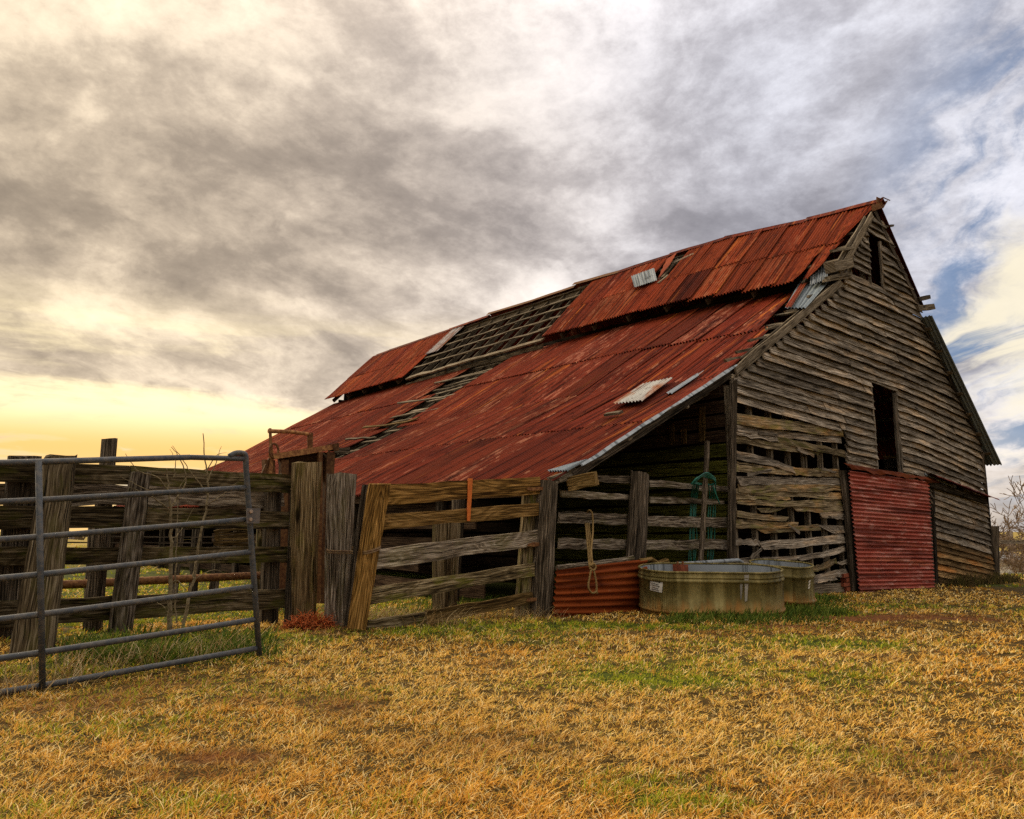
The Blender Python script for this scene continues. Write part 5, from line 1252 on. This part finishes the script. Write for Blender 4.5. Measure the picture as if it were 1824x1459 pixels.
# far wood along the horizon: one mass
mb = MB()
for k in range(420):
    az = math.radians(random.uniform(-40, 46)); R_ = random.uniform(330, 420)
    if -34 < math.degrees(az) < 18 and random.random() < 0.55: continue
    P = Lc(np.array([math.sin(az) * R_, math.cos(az) * R_, 0])); P[2] = gz(P[0]) - 0.5; h = random.uniform(3.0, 7.0)
    for j in range(9):
        a = random.uniform(0, 6.28); tp = P + V(math.cos(a) * h * random.uniform(.1, .6), math.sin(a) * h * .5, h * random.uniform(.5, 1)); sd = V(math.cos(a + 1.5), math.sin(a + 1.5), 0) * h * 0.16
        mb.add([P - sd * 0.3, P + sd * 0.3, tp + sd, tp - sd], [(0, 1, 2, 3)], [[(0, 0)] * 4])
o = mb.obj('distant_wood', M_bark, None, V(0, 300, 0)); tag(o, 'thin grey line of distant winter woods on the horizon', 'wood', kind='stuff')

# ================================================================== ground cover
def leafmat(name, transl=0.35):
    m, t, b = newmat(name); at2 = t.add('ShaderNodeAttribute', attribute_name='tone')
    t.put(b.inputs['Base Color'], at2.outputs['Color']); b.inputs['Roughness'].default_value = 0.75; b.inputs['Specular IOR Level'].default_value = 0.04
    tr = t.add('ShaderNodeBsdfTranslucent'); t.put(tr.inputs[0], at2.outputs['Color'])
    mx = t.add('ShaderNodeMixShader'); mx.inputs[0].default_value = transl
    t.l.new(b.outputs[0], mx.inputs[1]); t.l.new(tr.outputs[0], mx.inputs[2])
    out = [n for n in t.n if n.type == 'OUTPUT_MATERIAL'][0]; t.l.new(mx.outputs[0], out.inputs[0])
    return m
M_blade = leafmat('grass_blade')
def blades(name, label, base, h, w, lean, phi, curl, col, segs, twist):
    """ribbons: base (n,3) world, everything vectorised; one mesh"""
    n = len(h); ks = np.linspace(0, 1, segs + 1)
    dirx, diry = np.cos(phi), np.sin(phi); sx, sy = np.cos(phi + twist), np.sin(phi + twist)
    V_ = np.zeros((n, 2 * segs + 1, 3), np.float32)
    for i, k in enumerate(ks):
        hor = h * lean * k ** 1.4; ver = h * (k - curl * k * k)
        side = 0.0
        cx = base[:, 0] + dirx * hor + sx * np.sin(k * 3 + phi) * h * 0.08; cy = base[:, 1] + diry * hor + sy * np.sin(k * 3 + phi) * h * 0.08; cz = base[:, 2] + ver
        if i < segs:
            ww = w * (1 - 0.55 * k) * 0.5
            V_[:, 2 * i] = np.stack([cx - sx * ww, cy - sy * ww, cz], -1); V_[:, 2 * i + 1] = np.stack([cx + sx * ww, cy + sy * ww, cz + ww * 0.3], -1)
        else: V_[:, 2 * i] = np.stack([cx, cy, cz], -1)
    nv = 2 * segs + 1; off = (np.arange(n) * nv)[:, None]
    loops, starts, = [], []
    pat, ps, c = [], [], 0
    for i in range(segs - 1): pat += [2 * i, 2 * i + 1, 2 * i + 3, 2 * i + 2]; ps.append(c); c += 4
    pat += [2 * segs - 2, 2 * segs - 1, 2 * segs]; ps.append(c); c += 3
    li = (off + np.array(pat)[None, :]).ravel(); ls = ((np.arange(n) * c)[:, None] + np.array(ps)[None, :]).ravel()
    me = bpy.data.meshes.new(name); me.vertices.add(n * nv); me.vertices.foreach_set('co', V_.ravel())
    me.loops.add(len(li)); me.loops.foreach_set('vertex_index', li.astype(np.int32)); me.polygons.add(len(ls)); me.polygons.foreach_set('loop_start', ls.astype(np.int32))
    me.update(calc_edges=True)
    C_ = np.ones((n, nv, 4), np.float32); C_[:, :, :3] = col[:, None, :]
    a = me.color_attributes.new('tone', 'FLOAT_COLOR', 'POINT'); a.data.foreach_set('color', C_.ravel())
    me.materials.append(M_blade); o = bpy.data.objects.new(name, me); COL.objects.link(o); return tag(o, label, 'grass', kind='stuff')
def scatter(r0, r1, n, az0=-43, az1=43):
    u = RNG.random(n); r = np.exp(np.log(r0) + u * (np.log(r1) - np.log(r0)))      # even in the picture, thinner with distance
    az = np.radians(RNG.uniform(az0, az1, n)); return r * np.sin(az), r * np.cos(az), r
def keep_out(x, y):
    s, t = toL(x, y); inb = (s > -3.75) & (s < 11.5) & (t > 0.05) & (t < TFAR)
    for b_, yw, ln, wd in (T1, T2):
        xx, yy = s - b_[0], t - b_[1]; ca, sa = math.cos(-yw), math.sin(-yw); X_, Y_ = xx * ca - yy * sa, xx * sa + yy * ca
        inb |= np.hypot(np.maximum(np.abs(X_) - (ln - wd) / 2, 0), Y_) < wd / 2 + 0.07
    return ~inb
def cover(name, label, x, y, r, segs, hs=1.0, ws=1.0, per=11):
    # blades grow in small tufts with gaps between them
    nb = len(x); k_ = max(1, nb // per); cx_, cy_ = x[:k_], y[:k_]; rc = r[:k_]
    ta = RNG.uniform(0, 2 * np.pi, (k_, per)); sp_ = (0.017 * np.maximum(1, rc / 5.0))[:, None] * np.sqrt(RNG.random((k_, per))) * 1.5
    x = (cx_[:, None] + np.cos(ta) * sp_).ravel(); y = (cy_[:, None] + np.sin(ta) * sp_).ravel(); r = np.repeat(rc, per)
    out_phi = (ta + RNG.normal(0, 0.8, ta.shape)).ravel(); tsize = np.repeat(RNG.uniform(0.6, 1.35, k_), per); ttone = np.repeat(RNG.normal(0, 0.20, k_), per)
    ok = keep_out(x, y); x, y, r, out_phi, tsize, ttone = (a[ok] for a in (x, y, r, out_phi, tsize, ttone))
    g, d = masks(x, y); cl = fbm(x * 13.0, y * 13.0, 2); cl2 = fbm(x * 1.1 + 9, y * 1.1 + 4, 3)
    keep = RNG.random(len(x)) < np.clip(1.15 - 0.95 * d, 0.12, 1) * np.clip(3.0 * (cl - 0.10), 0.4, 1)
    x, y, r, g, d, cl, cl2, out_phi, tsize, ttone = (a[keep] for a in (x, y, r, g, d, cl, cl2, out_phi, tsize, ttone)); n = len(x)
    isg = RNG.random(n) < np.clip(g * 1.15 - 0.05, 0.04, 0.92)
    h = (0.016 + 0.032 * RNG.random(n) ** 1.6) * (0.5 + 0.9 * cl) * tsize * hs; h = np.where(isg, h * 0.85, h)
    w = np.maximum(0.0043, 0.00125 * r) * RNG.uniform(0.6, 1.3, n) * ws
    lean = np.where(isg, RNG.uniform(0.1, 0.9, n), RNG.uniform(0.3, 1.7, n)); curl = np.where(isg, RNG.uniform(0, 0.35, n), RNG.uniform(0.05, 0.7, n))
    v = RNG.random(n)[:, None]; hue = np.clip(cl2 * 1.6 - 0.3 + ttone + RNG.normal(0, 0.15, n), 0, 1)[:, None]
    straw = np.array([0.74, 0.36, 0.048]) * (1 - hue) + np.array([0.92, 0.59, 0.135]) * hue
    pale = np.array([0.95, 0.71, 0.30]); brown = np.array([0.22, 0.10, 0.020])
    dry = np.where(v < 0.20, brown, np.where(v > 0.80, pale, straw)) * RNG.uniform(0.75, 1.15, n)[:, None]
    red = np.clip(d * 1.2, 0, 0.8)[:, None]; dry = dry * (1 - red) + np.array([0.30, 0.12, 0.035]) * red
    gr = np.array([0.17, 0.215, 0.012]) * (1 - v) + np.array([0.52, 0.50, 0.045]) * v
    col = np.where(isg[:, None], gr, dry)
    z = gheight(x, y) - 0.006
    blades(name, label, np.stack([x, y, z], -1), h, w, lean, out_phi, curl, col, segs, np.where(RNG.random(n) < 0.5, 1.57, RNG.uniform(0.6, 2.4, n)))
x, y, r = scatter(1.5, 6.0, 370000); cover('dry_grass', 'dry golden curled grass with green tufts in the foreground', x, y, r, 3)
x, y, r = scatter(6.0, 18.0, 190000); cover('yard_grass', 'short dry grass with green patches before the barn and fences', x, y, r, 2, 1.35, 1.15)
x, y, r = scatter(18.0, 80.0, 45000); cover('field_grass', 'yellow green pasture grass beyond the fences', x, y, r, 2, 2.2, 1.3)
# taller ragged grass and weeds along fences, posts and tanks
def tufts(name, label, spots, n_each, hr, wr, cols, leanr=(0.1, 0.9), spread=0.12):
    B, Hh, Ww, Cc = [], [], [], []
    for (L, k) in spots:
        for _ in range(int(n_each * k)):
            p = W(L + V(random.gauss(0, spread), random.gauss(0, spread), 0)); B.append((p[0], p[1], 0)); Hh.append(random.uniform(*hr)); Ww.append(random.uniform(*wr)); c = random.choice(cols); f = random.uniform(0.7, 1.2); Cc.append([q * f for q in c])
    B = np.array(B); B[:, 2] = gheight(B[:, 0], B[:, 1]) - 0.01; n = len(B)
    blades(name, label, B, np.array(Hh), np.array(Ww), RNG.uniform(leanr[0], leanr[1], n), RNG.uniform(0, 6.28, n), RNG.uniform(0.05, 0.5, n), np.array(Cc), 3, np.full(n, 1.57))
STRAWC = [(0.42, 0.28, 0.12), (0.34, 0.21, 0.08), (0.55, 0.42, 0.22), (0.25, 0.14, 0.05)]; GRNC = [(0.07, 0.11, 0.012), (0.12, 0.16, 0.02), (0.045, 0.075, 0.012), (0.17, 0.19, 0.03)]
sp = [(gnd(x, 1105 + random.uniform(-6, 10)), 1) for x in range(575, 800, 14)] + [(gnd(x, 1150 + 60 * (1 - x / 460) + random.uniform(-10, 10)), 0.6) for x in range(10, 470, 26)] + [(gnd(x, 1100), 0.7) for x in range(840, 1000, 20)]
tufts('dry_tufts', 'taller dry grass ragged along the gate bottoms and posts', sp, 60, (0.08, 0.26), (0.003, 0.007), STRAWC, (0.2, 1.3))
sp = [(gnd(random.uniform(1195, 1470), random.uniform(1085, 1112)), 1) for _ in range(60)] + [(gnd(random.uniform(1400, 1500), random.uniform(1065, 1095)), 1) for _ in range(26)] + [(gnd(random.uniform(110, 470), random.uniform(1135, 1175)), 0.8) for _ in range(46)] + [(gnd(random.uniform(690, 960), random.uniform(1060, 1095)), 0.6) for _ in range(20)]
tufts('green_weeds', 'dark green weeds along the tanks and under the tube gate', sp, 55, (0.06, 0.18), (0.006, 0.018), GRNC, (0.1, 1.0))
sp = [(V(random.uniform(8.2, 12.2), random.uniform(-0.45, -0.05), 0), 1) for _ in range(40)]
tufts('wall_weeds', 'brown dead weeds along the foot of the right barn wall', sp, 40, (0.12, 0.40), (0.008, 0.02), [(0.06, 0.045, 0.02), (0.14, 0.09, 0.035), (0.10, 0.085, 0.02)], (0.1, 0.8))
